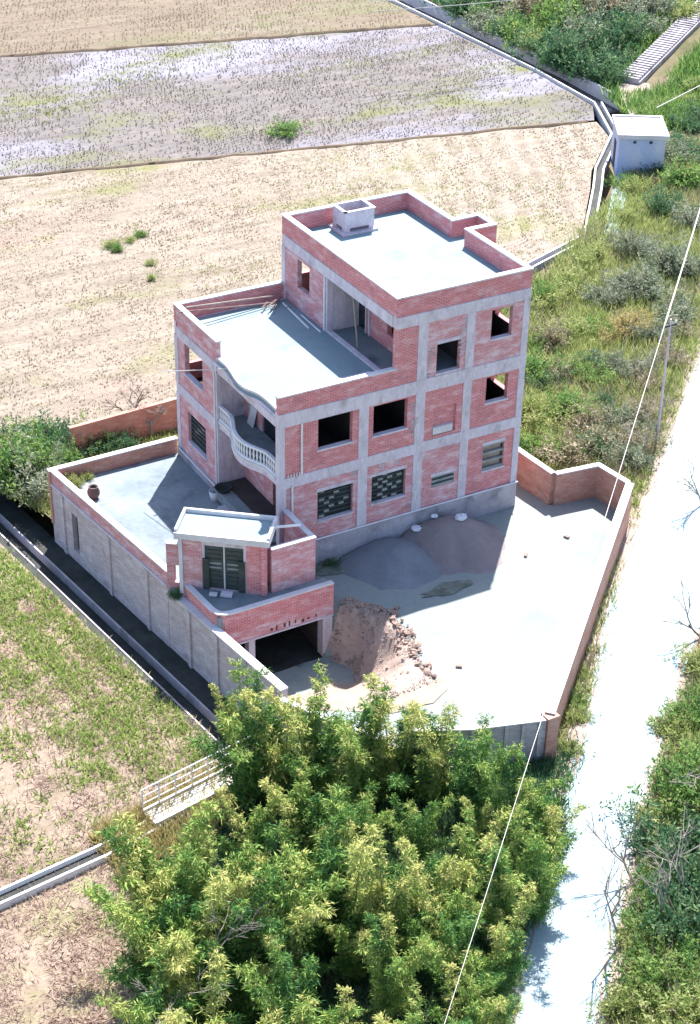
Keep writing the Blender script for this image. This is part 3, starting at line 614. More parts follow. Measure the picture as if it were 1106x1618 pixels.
# clutter on the terrace
def tubes(name, lst, rad, mat, label, cat, group=None):
    mb = MB()
    for a in lst: mb.tube(a, rad, 6)
    o = mb.build(name, mat); return tag(o, label, cat, group)
tubes('pole', [[(6.15, 3.9, 6.66), (6.02, 4.2, 9.3)]], .045, 'bare_wood', 'pale wooden prop leaning in the upper loggia', 'pole')
tubes('pipe', [[(5.4, 9.9, 6.68), (5.2, 6.9, 6.66)]], .05, 'white_paint', 'white pipe lying along the loggia wall on the terrace', 'pipe', 'loose pipes on the terrace')
tubes('pipe', [[(5.55, 8.3, 6.68), (5.5, 6.3, 6.66)]], .04, 'white_paint', 'short white pipe by the column foot on the terrace', 'pipe', 'loose pipes on the terrace')
tubes('pipe', [[(5.3, 10.3, 6.95), (.3, 9.95, 7.52)]], .04, 'bare_wood', 'upper of two long rods lying along the back parapet', 'rod', 'loose pipes on the terrace')
tubes('pipe', [[(5.0, 10.0, 6.75), (-.2, 9.6, 7.53)]], .035, 'rust', 'lower of two long rods propped over the corner coping', 'rod', 'loose pipes on the terrace')
for i in range(7):
    a = rr.uniform(4.6, 5.6); b = rr.uniform(9.3, 10.3)
    tubes('metal_bar', [[(a, b, 6.7+i*.03), (a+rr.uniform(-.9, .2), b-rr.uniform(.2, .9), 6.72+i*.05)]], .03, 'rust', 'rusty bar in the back corner tangle on the terrace, %s from the bottom' % ORD_[i], 'bar', 'bars heaped on the terrace')
tubes('pipe', [[(-1.5, 9.0, 5.0), (.05, 5.0, 6.6)]], .02, 'wire', 'thin pale cable slung past the balcony corner', 'cable')
sack('rubble', (6.5, .9, 6.66), .22, 'dark lump of rubble in the loggia corner', 'mud_dark', 'rubble')
tag(MB().box(3.7, 1.55, 6.625, 5.5, 1.75, 6.67).build('board', 'coping'), 'pale board lying on the terrace beside the parapet', 'board')
tag(MB().add([(1.1, 5.3, 3.42), (1.1, 4.7, 3.42), (1.32, 4.7, 4.3), (1.32, 5.3, 4.3), (1.14, 5.3, 3.42), (1.14, 4.7, 3.42), (1.345, 4.7, 4.3), (1.345, 5.3, 4.3)], [(0, 1, 2, 3)[::-1], (4, 5, 6, 7), (0, 1, 5, 4), (1, 2, 6, 5), (2, 3, 7, 6), (3, 0, 4, 7)]).build('board', 'coping'), 'pale board leaning on the balcony wall', 'board')
# ================================================================== COMPOUND WALLS
def wallthing(name, base, label, cat='wall'): return empty(name, base, label, cat)
def wpart(root, pts, z0, z1, th, mat, cop='coping', ops=None, cw=.03, ct=.06):
    for i, (p, q) in enumerate(zip(pts[:-1], pts[1:])):
        MB().wall(p, q, z0, z1-ct, th, (ops or {}).get(i, ())).build('wall_panel', mat, root)
        if cop:
            d = (Vector(q)-Vector(p)).normalized(); n = Vector((-d.y, d.x)); a = Vector(p)-n*cw-d*.02; b = Vector(q)-n*cw+d*.02; m = n*(th+2*cw)
            MB().prism([(c.x, c.y) for c in (a, b, b+m, a+m)], z1-ct, z1+rnd.uniform(-.006, .006)).build('coping', cop, root)
# east wall along the road (outer face towards the road), zigzag north wall, front wall
W1 = wallthing('compound_wall', (10.5, -9.6, -2), 'long brick compound wall with pale coping beside the road')
wpart(W1, [(3.75, -15.95), (17.3, -3.35)], -2.4, .2, .3, 'brick_wall', cw=.05)
W1p = MB().box(3.4, -16.1, -2.4, 3.95, -15.6, .1).build('corner_pier', 'brick_wall', W1)
W2 = wallthing('compound_wall', (15.7, -1, -1.6), 'stepped orange brick wall closing the far end of the yard')
wpart(W2, [(17.3, -3.1), (17.05, -.98), (14.62, -.70), (14.3, 4.2)], -2.4, .2, .24, 'brick_wall')
W3 = wallthing('compound_wall', (2, -15.4, -2), 'low grey front wall with pilasters behind the bamboo')
wpart(W3, [(-1.6, -14.05), (.55, -15.1), (3.45, -16.0)], -4.3, .02, .22, 'brick_render'); wpart(W3, [(-4.45, -8.55), (-1.6, -14.0)], -4.6, -1.2, .22, 'concrete')
for i in range(5):
    t = i/4; x, y = .55+2.6*t, -15.1-.81*t; MB().box(x-.08, y-.05, -3.4, x+.08, y+.06, -.06).build('pilaster', 'brick_render', W3)
# long west wall: rendered retaining part, ledge, brick parapet
W4 = wallthing('retaining_wall', (-6, 3, -4), 'long grey rendered retaining wall above the dark ditch')
A, B_ = (WX(10.95), 10.95), (WX(.3), .3)
Lw = math.dist(A, B_)
MB().wall(A, B_, -4.4, -.72, .34, [(2.0, 2.6, -3.4, -1.3)]).build('wall_panel', 'brick_render', W4)
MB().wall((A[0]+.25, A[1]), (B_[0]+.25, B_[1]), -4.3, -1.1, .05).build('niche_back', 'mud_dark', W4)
MB().wall((A[0]-.05, A[1]), (B_[0]-.05, B_[1]), -.72, -.60, .36).build('ledge', 'concrete', W4)
MB().wall((A[0]+.02, A[1]), (B_[0]+.02, B_[1]), -.60, .04, .22).build('parapet', 'brick_pale', W4)
MB().wall((A[0]-.02, A[1]), (B_[0]-.02, B_[1]), .04, .11, .30).build('coping', 'coping', W4)
for a in (1.2, 5.6, 9.0):
    t = a/Lw; x, y = A[0]+(B_[0]-A[0])*t, A[1]+(B_[1]-A[1])*t; MB().box(x-.07, y-.14, -4.4, x+.2, y+.14, -.74).build('pilaster', 'brick_render', W4)
# lower continuation past the garage
C_ = (WX(-8.4)+.02, -8.4)
W5 = wallthing('retaining_wall', (-5, -4, -4), 'lower stained wall running past the sunken garage')
MB().wall((B_[0]+.02, B_[1]), C_, -4.4, -.98, .3).build('wall_panel', 'brick_render', W5)
MB().wall((B_[0]-.03, B_[1]), (C_[0]-.05, C_[1]), -.98, -.9, .38).build('coping', 'coping', W5)
for t in (.2, .45, .7, .92):
    x, y = B_[0]+(C_[0]-B_[0])*t, B_[1]+(C_[1]-B_[1])*t; MB().box(x-.06, y-.14, -4.4, x+.2, y+.14, -1.0).build('pilaster', 'brick_render', W5)
# courtyard north wall
W6 = wallthing('courtyard_wall', (-3.3, 10.9, -.7), 'brick wall with pale coping along the back of the courtyard')
wpart(W6, [(0.0, 11.15), (WX(10.95)-.05, 11.05)], -2.9, .1, .24, 'brick_wall')
# garden wall below the stubble field
W7 = wallthing('garden_wall', (-1.5, 16.4, -2.7), 'orange brick garden wall against the edge of the stubble field')
wpart(W7, [(-3.6, 16.25), (3.4, 16.7), (6.5, 16.2)], -3.2, -1.0, .24, 'brick_wall', cop=None)
# short brick wall beside the gatehouse, with a low opening
W8 = wallthing('gate_side_wall', (-5.1, .2, -.7), 'short brick wall joining the gatehouse to the long wall')
MB().wall((WX(.3)-.0, .28), (-4.7, -.28), -1.0, 1.55, .22, [(.35, .62, -.4, .5)]).build('wall_panel', 'brick_pale', W8)
MB().wall((WX(.3)-.03, .26), (-4.68, -.31), 1.55, 1.61, .28).build('coping', 'coping', W8)
# screen wall between gatehouse and house corner
W9 = wallthing('screen_wall', (0, -2.6, -.4), 'pink brick screen wall between gatehouse and house corner')
MB().wall((-1.75, -2.67), (.40, -2.67), -1.2, 1.78, .2).build('wall_panel', 'brick_pale', W9); MB().wall((.40, -2.47), (.40, -.05), -1.2, 1.78, .2).build('wall_panel', 'brick_pale', W9)
MB().box(-1.75, -2.70, 1.78, .43, -2.44, 1.84).build('coping', 'coping', W9); MB().box(.17, -2.44, 1.78, .43, -.05, 1.84).build('coping', 'coping', W9)

# ------------------------------------------------------------------ gatehouse
GU = Vector((.784, -.622)); GN = Vector((.622, .784)); G0 = Vector((-5.05, -.36))
def gp(a, b): q = G0+GU*a+GN*b; return (q.x, q.y)
def gbox(mb, a0, b0, z0, a1, b1, z1): return mb.prism([gp(a0, b0), gp(a1, b0), gp(a1, b1), gp(a0, b1)], z0, z1)
GH = empty('gatehouse', (-3.2, -1, -.4), 'small brick gatehouse with flat white roof above the garage', 'gatehouse')
gbox(MB(), .10, .02, -.4, 1.0, .28, 2.2).build('front_pier', 'brick_pale', GH); gbox(MB(), 2.95, .02, -.4, 3.62, .28, 2.2).build('front_pier', 'brick', GH)
gbox(MB(), .0, -.06, -.7, .16, .02, 2.28).build('corner_post', 'coping', GH); gbox(MB(), 3.62, -.08, -.4, 3.84, .22, 2.28).build('corner_post', 'brick', GH)
gbox(MB(), 1.0, .03, 1.95, 2.95, .28, 2.2).build('lintel', 'concrete', GH)
gbox(MB(), .1, .28, -.7, .3, 1.6, 2.2).build('side_wall', 'brick_pale', GH); gbox(MB(), 3.5, .28, -.7, 3.7, 1.6, 2.2).build('side_wall', 'brick_pale', GH)
gbox(MB(), .3, 1.4, 1.9, 3.5, 1.6, 2.2).build('back_beam', 'concrete', GH); gbox(MB(), .1, .0, -.9, 3.7, 1.7, -.41).build('floor', 'concrete_old', GH)
gbox(MB(), -.14, -.22, 2.2, 4.0, 1.72, 2.42).build('roof_slab', 'coping', GH); gbox(MB(), -.02, -.1, 2.42, 3.88, 1.6, 2.43).build('roof_screed', 'slab', GH)
for q in ((-.14, -.22, 4.0, -.1), (-.14, 1.6, 4.0, 1.72), (-.14, -.1, -.02, 1.6), (3.88, -.1, 4.0, 1.6)):
    gbox(MB(), q[0], q[1], 2.42, q[2], q[3], 2.62 if q[1] > 1 or q[0] > 3 or q[3] > 1 else 2.5).build('roof_rim', 'coping', GH)
fr = gbox(gbox(gbox(MB(), 1.0, .05, -.4, 1.12, .22, 1.95), 2.83, .05, -.4, 2.95, .22, 1.95), 1.12, .05, 1.85, 2.83, .22, 1.95).build('door_frame', 'concrete', GH)
for a0, a1 in ((1.13, 1.93), (2.01, 2.82)):
    lf = gbox(MB(), a0, .12, -.36, a1, .16, 1.84).build('gate_leaf', 'door_green', GH)
    for i in range(9): gbox(MB(), a0+.08, .09, -.2+i*.22, a1-.08, .119, -.12+i*.22).build('slat', 'pale_block' if i in (4, 5) else 'dark_metal', lf)
gbox(MB(), 1.94, .09, -.38, 2.0, .17, 1.85).build('meeting_bar', 'coping', GH)
for a0, mt in ((1.02, 'dark_metal'), (2.6, 'dark_metal')): gbox(MB(), a0+.02, -.02, -.38, a0+.3, .03, 1.2).build('side_panel', mt, GH)
tag(gbox(MB(), 1.4, -.55, -.39, 1.75, -.3, -.27).build('block', 'coping', bevel=.02), 'pale block lying left of the gate threshold', 'block', 'blocks at the gate'); tag(gbox(MB(), 1.9, -.5, -.39, 2.4, -.2, -.22).build('block', 'concrete', bevel=.02), 'larger grey block right of the pale one at the gate threshold', 'block', 'blocks at the gate')
tag(MB().tube([(-1.5, -2.0, 2.5), (-.1, -2.2, 2.35)], .06, 6).build('pole', 'white_paint'), 'pale pole sticking out from the gatehouse roof corner', 'pole')

# ------------------------------------------------------------------ garage under its terrace
GA = empty('garage', (-2, -3, -4.1), 'sunken garage with wide dark opening under a brick-edged terrace', 'garage')
terr = [(-4.55, -.3), (-4.75, -.1), (-4.62, -3.0), (-4.3, -3.3), (.83, -3.3), (.83, -2.68), (-1.75, -2.68), (-2.1, -3.0)]
MB().prism([(-4.8, .25), (-4.62, -3.3), (.85, -3.3), (.85, -2.68), (-1.7, -2.68), (-2.4, -1.6)], -1.3, -.42).build('terrace_slab', 'court_slab', GA)  # darker slab tone: gatehouse shadow on this terrace put into the colour
edge = [(-4.92, .0), (-4.74, -2.75), (-4.62, -3.15), (-4.35, -3.36), (-4.0, -3.42), (.92, -3.42)]
MB().sweep(edge, [(0, -1.32), (.2, -1.32), (.2, -.32), (0, -.32)]).build('parapet', 'brick', GA)
MB().sweep(edge, [(-.03, -.32), (.23, -.32), (.23, -.26), (-.03, -.26)]).build('coping', 'coping', GA)
MB().box(-4.65, -3.41, -1.92, .92, -3.1, -1.325).build('lintel', 'brick_pale', GA)
MB().sweep([(-4.65, -3.43), (.9, -3.43)], [(-.02, -2.0), (.2, -2.0), (.2, -1.925), (-.02, -1.925)]).build('lintel_edge', 'concrete', GA)
MB().box(.42, -3.4, -4.3, .88, -2.9, -2.0).build('pillar', 'concrete', GA); MB().box(-3.25, -3.4, -4.3, -2.95, -3.0, -2.0).build('pillar', 'concrete', GA)
MB().box(.5, -2.9, -4.3, .86, -.1, -1.3).build('side_wall', 'interior_shade', GA); MB().box(-4.85, -.2, -4.3, .5, .0, -1.3).build('back_wall', 'interior_shade', GA); MB().box(-4.85, -3.0, -4.3, -4.7, -.2, -1.3).build('side_wall', 'interior_shade', GA)
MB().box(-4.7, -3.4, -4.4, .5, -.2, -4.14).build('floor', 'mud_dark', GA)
rr = random.Random(12)
for i in range(8):
    x = -2.2+i*.31+rr.uniform(-.05, .05); MB().box(x, -3.425, -1.9+rr.uniform(0, .12), x+rr.uniform(.05, .14), -3.409, -1.7+rr.uniform(0, .12)).build('missing_brick', 'old_wood', GA)

# ------------------------------------------------------------------ ditch beside the retaining wall
def offl(d): return [(WX(y)-d, y) for y in (18, 11, 0, -8.9)]
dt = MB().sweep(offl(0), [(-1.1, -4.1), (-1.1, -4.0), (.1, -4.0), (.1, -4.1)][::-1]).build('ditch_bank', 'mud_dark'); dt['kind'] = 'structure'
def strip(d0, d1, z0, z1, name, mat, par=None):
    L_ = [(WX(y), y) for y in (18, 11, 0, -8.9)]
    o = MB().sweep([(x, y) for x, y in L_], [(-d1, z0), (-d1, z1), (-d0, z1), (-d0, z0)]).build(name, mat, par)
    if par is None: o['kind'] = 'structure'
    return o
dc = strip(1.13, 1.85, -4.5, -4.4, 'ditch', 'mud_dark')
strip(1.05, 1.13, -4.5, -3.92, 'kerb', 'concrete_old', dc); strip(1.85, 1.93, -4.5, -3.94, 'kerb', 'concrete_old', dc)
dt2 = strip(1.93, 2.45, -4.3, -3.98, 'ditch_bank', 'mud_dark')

# ------------------------------------------------------------------ flume and footbridge at the lower left
FL = [(-40, -14.9), (-17.6, -11.45), (-13.25, -10.95), (-11.0, -10.5)]
fl = MB().sweep(FL, [(-.26, -3.9), (.26, -3.9), (.26, -3.72), (-.26, -3.72)]).build('flume', 'mud_dark'); fl['kind'] = 'structure'
for a, b in ((.26, .36), (-.36, -.26)): MB().sweep(FL, [(a, -4.0), (b, -4.0), (b, -3.5), (a, -3.5)]).build('flume_wall', 'white_paint', fl)
FB = empty('footbridge', (-8.4, -9.8, -3.8), 'narrow white concrete footbridge with railing half hidden in dry grass', 'footbridge')
def fb(t, off=0): 
    a = Vector((-11.0, -10.35)); b = Vector((-5.6, -9.35)); d = (b-a).normalized(); q = a+(b-a)*t+Vector((-d.y, d.x))*off; return q
def fbl(o0, o1, z0, z1): return MB().prism([tuple(fb(0, o0)), tuple(fb(1, o0)), tuple(fb(1, o1)), tuple(fb(0, o1))], z0, z1)
fbl(-.3, .5, -3.65, -3.42).build('deck', 'white_paint', FB); fbl(-.42, -.3, -3.7, -3.30).build('kerb', 'coping', FB); fbl(.5, .6, -3.7, -3.3).build('kerb', 'coping', FB)
for i in range(8):
    q = fb(i/7, .55); MB().tube([(q.x, q.y, -3.4), (q.x, q.y, -2.3)], .03, 6).build('rail_post', 'white_paint', FB)
for z in (-2.3, -2.65, -3.0):
    a, b = fb(0, .55), fb(1, .55); MB().tube([(a.x, a.y, z), (b.x, b.y, z)], .03 if z > -2.4 else .022, 6).build('rail', 'white_paint', FB)
for i in range(7):
    q = fb(.02+i*.045, -.36); q2 = fb(.02+i*.045, -.75); MB().tube([(q.x, q.y, -3.35), (q2.x, q2.y, -3.75)], .03, 6).build('bracket', 'white_paint', FB)
    
# ------------------------------------------------------------------ hut, stairs, utility pole, wires
HT = empty('pump_hut', (48, 36.5, -2), 'small pale blue hut with flat white roof beside the canal', 'hut')
ha = Vector((45.55, 35.25)); hu = Vector((.855, -.518)); hn = Vector((.518, .855))
def hb(a0, b0, z0, a1, b1, z1):
    q = [ha+hu*a+hn*b for a, b in ((a0, b0), (a1, b0), (a1, b1), (a0, b1))]; return MB().prism([(c.x, c.y) for c in q], z0, z1)
hb(.15, .15, -2.5, 3.45, 4.2, .5).build('wall', 'blue_wall', HT); hb(0, 0, .5, 3.65, 4.4, .68).build('roof', 'coping', HT)
for q in ((0, 4.25, 3.65, 4.4), (0, .15, .15, 4.25), (3.5, .15, 3.65, 4.25), (0, 0, 3.65, .15)): hb(q[0], q[1], .68, q[2], q[3], .8).build('roof_rim', 'coping', HT)
for a in (1.15, 2.3): hb(a, .10, .15, a+.2, .16, .33).build('vent', 'dark_metal', HT)
hb(.10, 1.6, -2.2, .16, 2.5, -.3).build('door', 'old_wood', HT)
ST = bpy.data.objects.new('hillside_steps', None); COL.objects.link(ST); tag(ST, 'long flight of narrow grey concrete steps climbing the green hillside', 'stairs'); 
sa = Vector((59.0, 51.2)); sb = Vector((76.0, 60.8)); sdv = (sb-sa).normalized(); sn = Vector((-sdv.y, sdv.x)); n = 44; ST.location = (59, 51.2, -2); ST['_base'] = (59, 51.2, -2)
for i in range(n):
    q = sa+sdv*(i*.44); z = zverge(q.x, q.y)+.25
    z = -1.65+.17*max(0, q.x-58.5)*.98
    c = [q-sn*.84, q+sdv*.27-sn*.84, q+sdv*.27+sn*.84, q+sn*.84]; MB().prism([(v.x, v.y) for v in c], z-.5, z+.10).build('step', 'concrete_old', ST)
    if i == 0: pass
c0, c1 = sa, sa+sdv*(n*.44)
for off in (-.85, .85): MB().add([(c0.x+sn.x*off, c0.y+sn.y*off, -2.2), (c1.x+sn.x*off, c1.y+sn.y*off, -2.2+.17*(c1.x-c0.x)), (c1.x+sn.x*off*1.13, c1.y+sn.y*off*1.13, -2.2+.17*(c1.x-c0.x)), (c0.x+sn.x*off*1.13, c0.y+sn.y*off*1.13, -2.2)]+[(c0.x+sn.x*off, c0.y+sn.y*off, -1.72), (c1.x+sn.x*off, c1.y+sn.y*off, -1.6+.17*(c1.x-c0.x)), (c1.x+sn.x*off*1.13, c1.y+sn.y*off*1.13, -1.6+.17*(c1.x-c0.x)), (c0.x+sn.x*off*1.13, c0.y+sn.y*off*1.13, -1.72)], [(0, 1, 2, 3), (4, 7, 6, 5), (0, 4, 5, 1), (1, 5, 6, 2), (2, 6, 7, 3), (3, 7, 4, 0)]).build('side_kerb', 'concrete_old', ST)
UP = empty('utility_pole', (23.9, 2.9, -2.1), 'slim grey concrete utility pole among scrub beside the road', 'pole')
MB().tube([(23.95, 2.85, -2.3), (23.9, 2.9, 4.75)], [.075, .05], 8).build('shaft', 'concrete', UP); MB().box(23.5, 2.86, 4.35, 24.3, 2.94, 4.45).build('cross_arm', 'dark_metal', UP)
for x in (23.55, 24.25): MB().lathe((x, 2.9, 4.45), [(.04, 0), (.06, .06), (.03, .1), (.05, .16), (0, .2)], 8).build('insulator', 'white_paint', UP)
def wire(name, a, b, sag, rad, label, n=24, r2=None):
    pts = [(a[0]+(b[0]-a[0])*i/n, a[1]+(b[1]-a[1])*i/n, a[2]+(b[2]-a[2])*i/n-sag*4*(i/n)*(1-i/n)) for i in range(n+1)]
    return tag(MB().tube(pts, [rad+((r2 or rad)-rad)*i/n for i in range(n+1)], 5).build(name, 'wire'), label, 'wire', 'overhead wires')
wire('overhead_wire', (23.55, 2.9, 4.62), (-13.0, -32.7, 4.9), .35, .02, 'long overhead wire crossing the yard, road edge and bamboo', r2=.007)
wire('overhead_wire', (23.55, 2.9, 4.62), (52.6, 31.5, 5.2), .5, .04, 'overhead wire running from the utility pole up beside the verge')
wire('overhead_wire', (51.5, 38.5, .9), (95, 52, 6), .5, .035, 'pale cable rising from the hut roof past the bushes')
wire('overhead_wire', (40, 62, 4.2), (98, 58, 5), .8, .03, 'upper of two faint wires across the dark hillside trees')
wire('overhead_wire', (40, 60.4, 3.9), (98, 56.4, 4.6), .8, .03, 'lower of two faint wires across the dark hillside trees')
# ------------------------------------------------------------------ courtyard clutter
PT = empty('clay_pot', (-5.35, 8.75, -.7), 'dark round clay jar on the courtyard by the long wall', 'pot')
MB().lathe((-5.35, 8.75, -.7), [(0, 0), (.17, 0), (.29, .22), (.30, .4), (.22, .58), (.24, .64), (.19, .64), (.17, .55), (.22, .4)], 16).build('body', 'clay', PT, smooth=True); MB().lathe((-5.35, 8.75, -.7), [(0, .5), (.19, .5)], 16).build('soil', 'mud_dark', PT)
BK = empty('bucket', (-.45, 5.9, -.7), 'white bucket at the porch corner', 'bucket')
MB().lathe((-.35, 5.95, -.7), [(0, 0), (.2, 0), (.27, .5), (.25, .5), (.19, .04)], 14).build('body', 'white_paint', BK, smooth=True); MB().tube([(-.35+.26*math.cos(t), 5.95, -.22+.2*math.sin(t)) for t in [math.pi*i/8 for i in range(9)]], .012, 5).build('handle', 'dark_metal', BK)
tag(MB().lathe((-.1, 5.5, -.02), [(0, 0), (.3, 0), (.42, .2), (.40, .2), (.28, .03), (0, .03)], 16).build('basin', 'mud_dark', smooth=True), 'dark basin on the porch beside the white bucket', 'basin')
# ================================================================== VEGETATION
def leafmesh(name, C, D, S, Wd, U, mat, rs, tri=False):
    C = np.asarray(C, float); D = np.asarray(D, float); D = D/np.linalg.norm(D, axis=1, keepdims=True); n = len(C)
    side = np.cross(D, rs.normal(size=(n, 3))); side /= np.linalg.norm(side, axis=1, keepdims=True)+1e-9
    S = np.asarray(S)[:, None]; Wd = np.asarray(Wd)[:, None]
    if tri: V = np.stack([C-side*Wd, C+side*Wd, C+D*S], 1); k = 3
    else: V = np.stack([C, C+D*S*.45+side*Wd, C+D*S, C+D*S*.45-side*Wd], 1); k = 4
    me = bpy.data.meshes.new(name); me.vertices.add(n*k); me.vertices.foreach_set('co', V.reshape(-1).astype(np.float32))
    me.loops.add(n*k); me.loops.foreach_set('vertex_index', np.arange(n*k, dtype=np.int32))
    me.polygons.add(n); me.polygons.foreach_set('loop_start', np.arange(0, n*k, k, dtype=np.int32))
    uv = me.uv_layers.new(name='UVMap'); u = np.zeros((n*k, 2), np.float32); u[:, 0] = np.repeat(np.clip(U, .01, .99), k); uv.data.foreach_set('uv', u.reshape(-1))
    me.update(calc_edges=True); me.validate(); me.materials.append(M[mat]); return me
def bamboo_mesh(seed, h=6.0, culms=8):
    rs = np.random.RandomState(seed); mb = MB(); C, D, S, Wd, U = [], [], [], [], []
    for c in range(culms):
        a = rs.uniform(0, 6.28); b0 = np.array([math.cos(a)*.4, math.sin(a)*.4, 0])*rs.uniform(.2, 1); hh = h*rs.uniform(.50, 1.06); lean = rs.uniform(.4, 1.9)
        def pos(t): return b0+np.array([math.cos(a), math.sin(a), 0])*(lean*t**2.3)+np.array([0, 0, hh*(t-.14*t**3)])
        mb.tube([pos(t/7) for t in range(8)], [.04*(1-.8*t/7) for t in range(8)], 5, cap=False)
        uc = rs.choice([-.3, -.25, -.15, -.05, .08, .28])
        nodes = 36
        for i in range(nodes):
            t = .12+.90*(i+rs.uniform(0, 1))/nodes; p = pos(min(t, 1.02))
            for b in range(rs.randint(3, 5)):
                az = rs.uniform(0, 6.28); dr = np.array([math.cos(az), math.sin(az), rs.uniform(.2, 1.2)]); dr /= np.linalg.norm(dr); ln = rs.uniform(.30, .85)*(1.2-.65*t); ub = rs.uniform(.15, .60)+uc+.25*max(0, t-.6)  # tint rises toward culm tips: sunlit plume tops put into leaf colour
                for l in range(rs.randint(11, 17)):
                    s = rs.uniform(.1, 1); q = p+dr*ln*s+np.array([0, 0, -.45*(ln*s)**2])+rs.normal(size=3)*.03; dd = dr*.6+rs.normal(size=3)*.45+np.array([0, 0, -.55])
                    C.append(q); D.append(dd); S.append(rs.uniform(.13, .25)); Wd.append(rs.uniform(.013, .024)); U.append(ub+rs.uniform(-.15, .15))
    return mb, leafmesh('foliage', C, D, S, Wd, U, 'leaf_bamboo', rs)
def shrub_mesh(seed, nc=34, per=60, flat=.75, leaf=.12):
    rs = np.random.RandomState(seed); C, D, S, Wd, U = [], [], [], [], []; ax = np.array([rs.uniform(.8, 1.4), rs.uniform(.7, 1.2), 1.0])
    for c in range(nc+14):
        v = rs.normal(size=3); v /= np.linalg.norm(v); v[2] = abs(v[2]); out = c >= nc; r = rs.uniform(.95, 1.45) if out else rs.uniform(.3, .95)
        cc = v*r*ax*np.array([1, 1, flat*1.1])*rs.uniform(.75, 1.15)+np.array([0, 0, .15]); cr = rs.uniform(.10, .2) if out else rs.uniform(.16, .36); uc = rs.uniform(.1, .8)
        for l in range(per//3 if out else per):
            d = rs.normal(size=3); d /= np.linalg.norm(d); q = cc+d*cr*rs.uniform(.2, 1.15); C.append(q); D.append(d*.6+rs.normal(size=3)*.5+np.array([0, 0, .35])); S.append(leaf*rs.uniform(.6, 1.5)); Wd.append(leaf*rs.uniform(.14, .28)); U.append(uc+rs.uniform(-.3, .3))
    for c in range(26):                     # upright shoots standing out of the mass
        a = rs.uniform(0, 6.28); r = rs.uniform(.1, 1.0); b = np.array([math.cos(a)*r*ax[0], math.sin(a)*r*ax[1], .3]); dr = np.array([math.cos(a)*.35, math.sin(a)*.35, 1])+rs.normal(size=3)*.2; ln = rs.uniform(.5, 1.0)*(1.15-.5*r); uc = rs.uniform(.2, .9)
        for l in range(18):
            C.append(b+dr*ln*rs.uniform(.2, 1)); D.append(dr*.5+rs.normal(size=3)*.5); S.append(leaf*rs.uniform(.7, 1.5)); Wd.append(leaf*rs.uniform(.1, .22)); U.append(uc+rs.uniform(-.2, .2))
    return leafmesh('foliage', C, D, S, Wd, U, 'leaf_green', rs)
def stems_mesh(seed, h=.9, n=6):
    rr = random.Random(seed); mb = MB()
    for i in range(n):
        a = rr.uniform(0, 6.28); k = rr.uniform(.3, .7); mb.tube([(0, 0, -.15), (math.cos(a)*k*.3, math.sin(a)*k*.3, h*.5), (math.cos(a)*k, math.sin(a)*k, h*rr.uniform(.8, 1.1))], [.045, .03, .012], 5, cap=False)
    return mb
BAM = []
for i in range(5):
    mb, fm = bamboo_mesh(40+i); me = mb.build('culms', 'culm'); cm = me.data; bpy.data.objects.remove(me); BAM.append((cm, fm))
SHR = [shrub_mesh(60+i, nc=(30, 38, 46)[i % 3]) for i in range(6)]
STM = []
for i in range(3):
    o = stems_mesh(i).build('stems', 'dark_wood'); STM.append(o.data); bpy.data.objects.remove(o)
ORD = ['first', 'second', 'third', 'fourth', 'fifth', 'sixth', 'seventh', 'eighth', 'ninth', 'tenth', 'eleventh', 'twelfth', 'thirteenth', 'fourteenth', 'fifteenth', 'sixteenth', 'seventeenth', 'eighteenth', 'nineteenth', 'twentieth', 'twenty-first', 'twenty-second', 'twenty-third', 'twenty-fourth', 'twenty-fifth', 'twenty-sixth', 'twenty-seventh', 'twenty-eighth', 'twenty-ninth', 'thirtieth']
prng = random.Random(99)
def plant(name, loc, sc, fol, stem, label, cat, group, mat=None, sz=1.0, sname='stems'):
    o = bpy.data.objects.new(name, None); COL.objects.link(o); o.location = loc; o.rotation_euler = (0, 0, prng.uniform(0, 6.28)); o.scale = (sc*prng.uniform(.85, 1.3), sc*prng.uniform(.85, 1.2), sc*sz*prng.uniform(.8, 1.15)) if sname != 'culms' else (sc, sc, sc*sz); o.empty_display_size = .3
    tag(o, label, cat, group)
    for nm, me in ((sname, stem), ('foliage' if sname != 'trunk' else 'crown', fol)):
        c = bpy.data.objects.new(nm, me); COL.objects.link(c); c.parent = o
        if me is fol and mat: c.material_slots[0].link = 'OBJECT'; c.material_slots[0].material = M[mat]
    return o
# bamboo grove: world positions of the clumps, row by row from the compound to the bottom of the picture
def at(px, py, z):
    d = fw+r1*((px-553)/FPX)-u1*((py-809)/FPX); t = (z-CZ)/d.z; return (CX+d.x*t, CY+d.y*t)
ROWS = [('back ridge beside the compound wall', 1.8, [(385, 1085), (445, 1078), (505, 1092), (570, 1098), (635, 1090), (698, 1108), (758, 1150), (822, 1195), (880, 1228)]),
        ('hollow behind the middle ridge', .2, [(300, 1320), (400, 1262), (480, 1235), (570, 1245), (660, 1265), (760, 1262), (838, 1285)]),
        ('middle ridge of the grove', 2.3, [(250, 1318), (306, 1338), (368, 1362), (432, 1362), (500, 1300), (560, 1308), (622, 1345), (690, 1330), (752, 1300), (812, 1325), (862, 1300)]),
        ('hollow below the middle ridge', .1, [(380, 1475), (450, 1460), (560, 1440), (660, 1450), (800, 1455)]),
        ('near ridge of the grove', 1.9, [(245, 1412), (300, 1428), (475, 1520), (620, 1462), (712, 1400), (735, 1455), (800, 1430)]),
        ('lowest ridge at the bottom edge', 1.4, [(250, 1535), (335, 1565), (400, 1640), (562, 1590), (660, 1600), (730, 1560), (785, 1545)]), ]
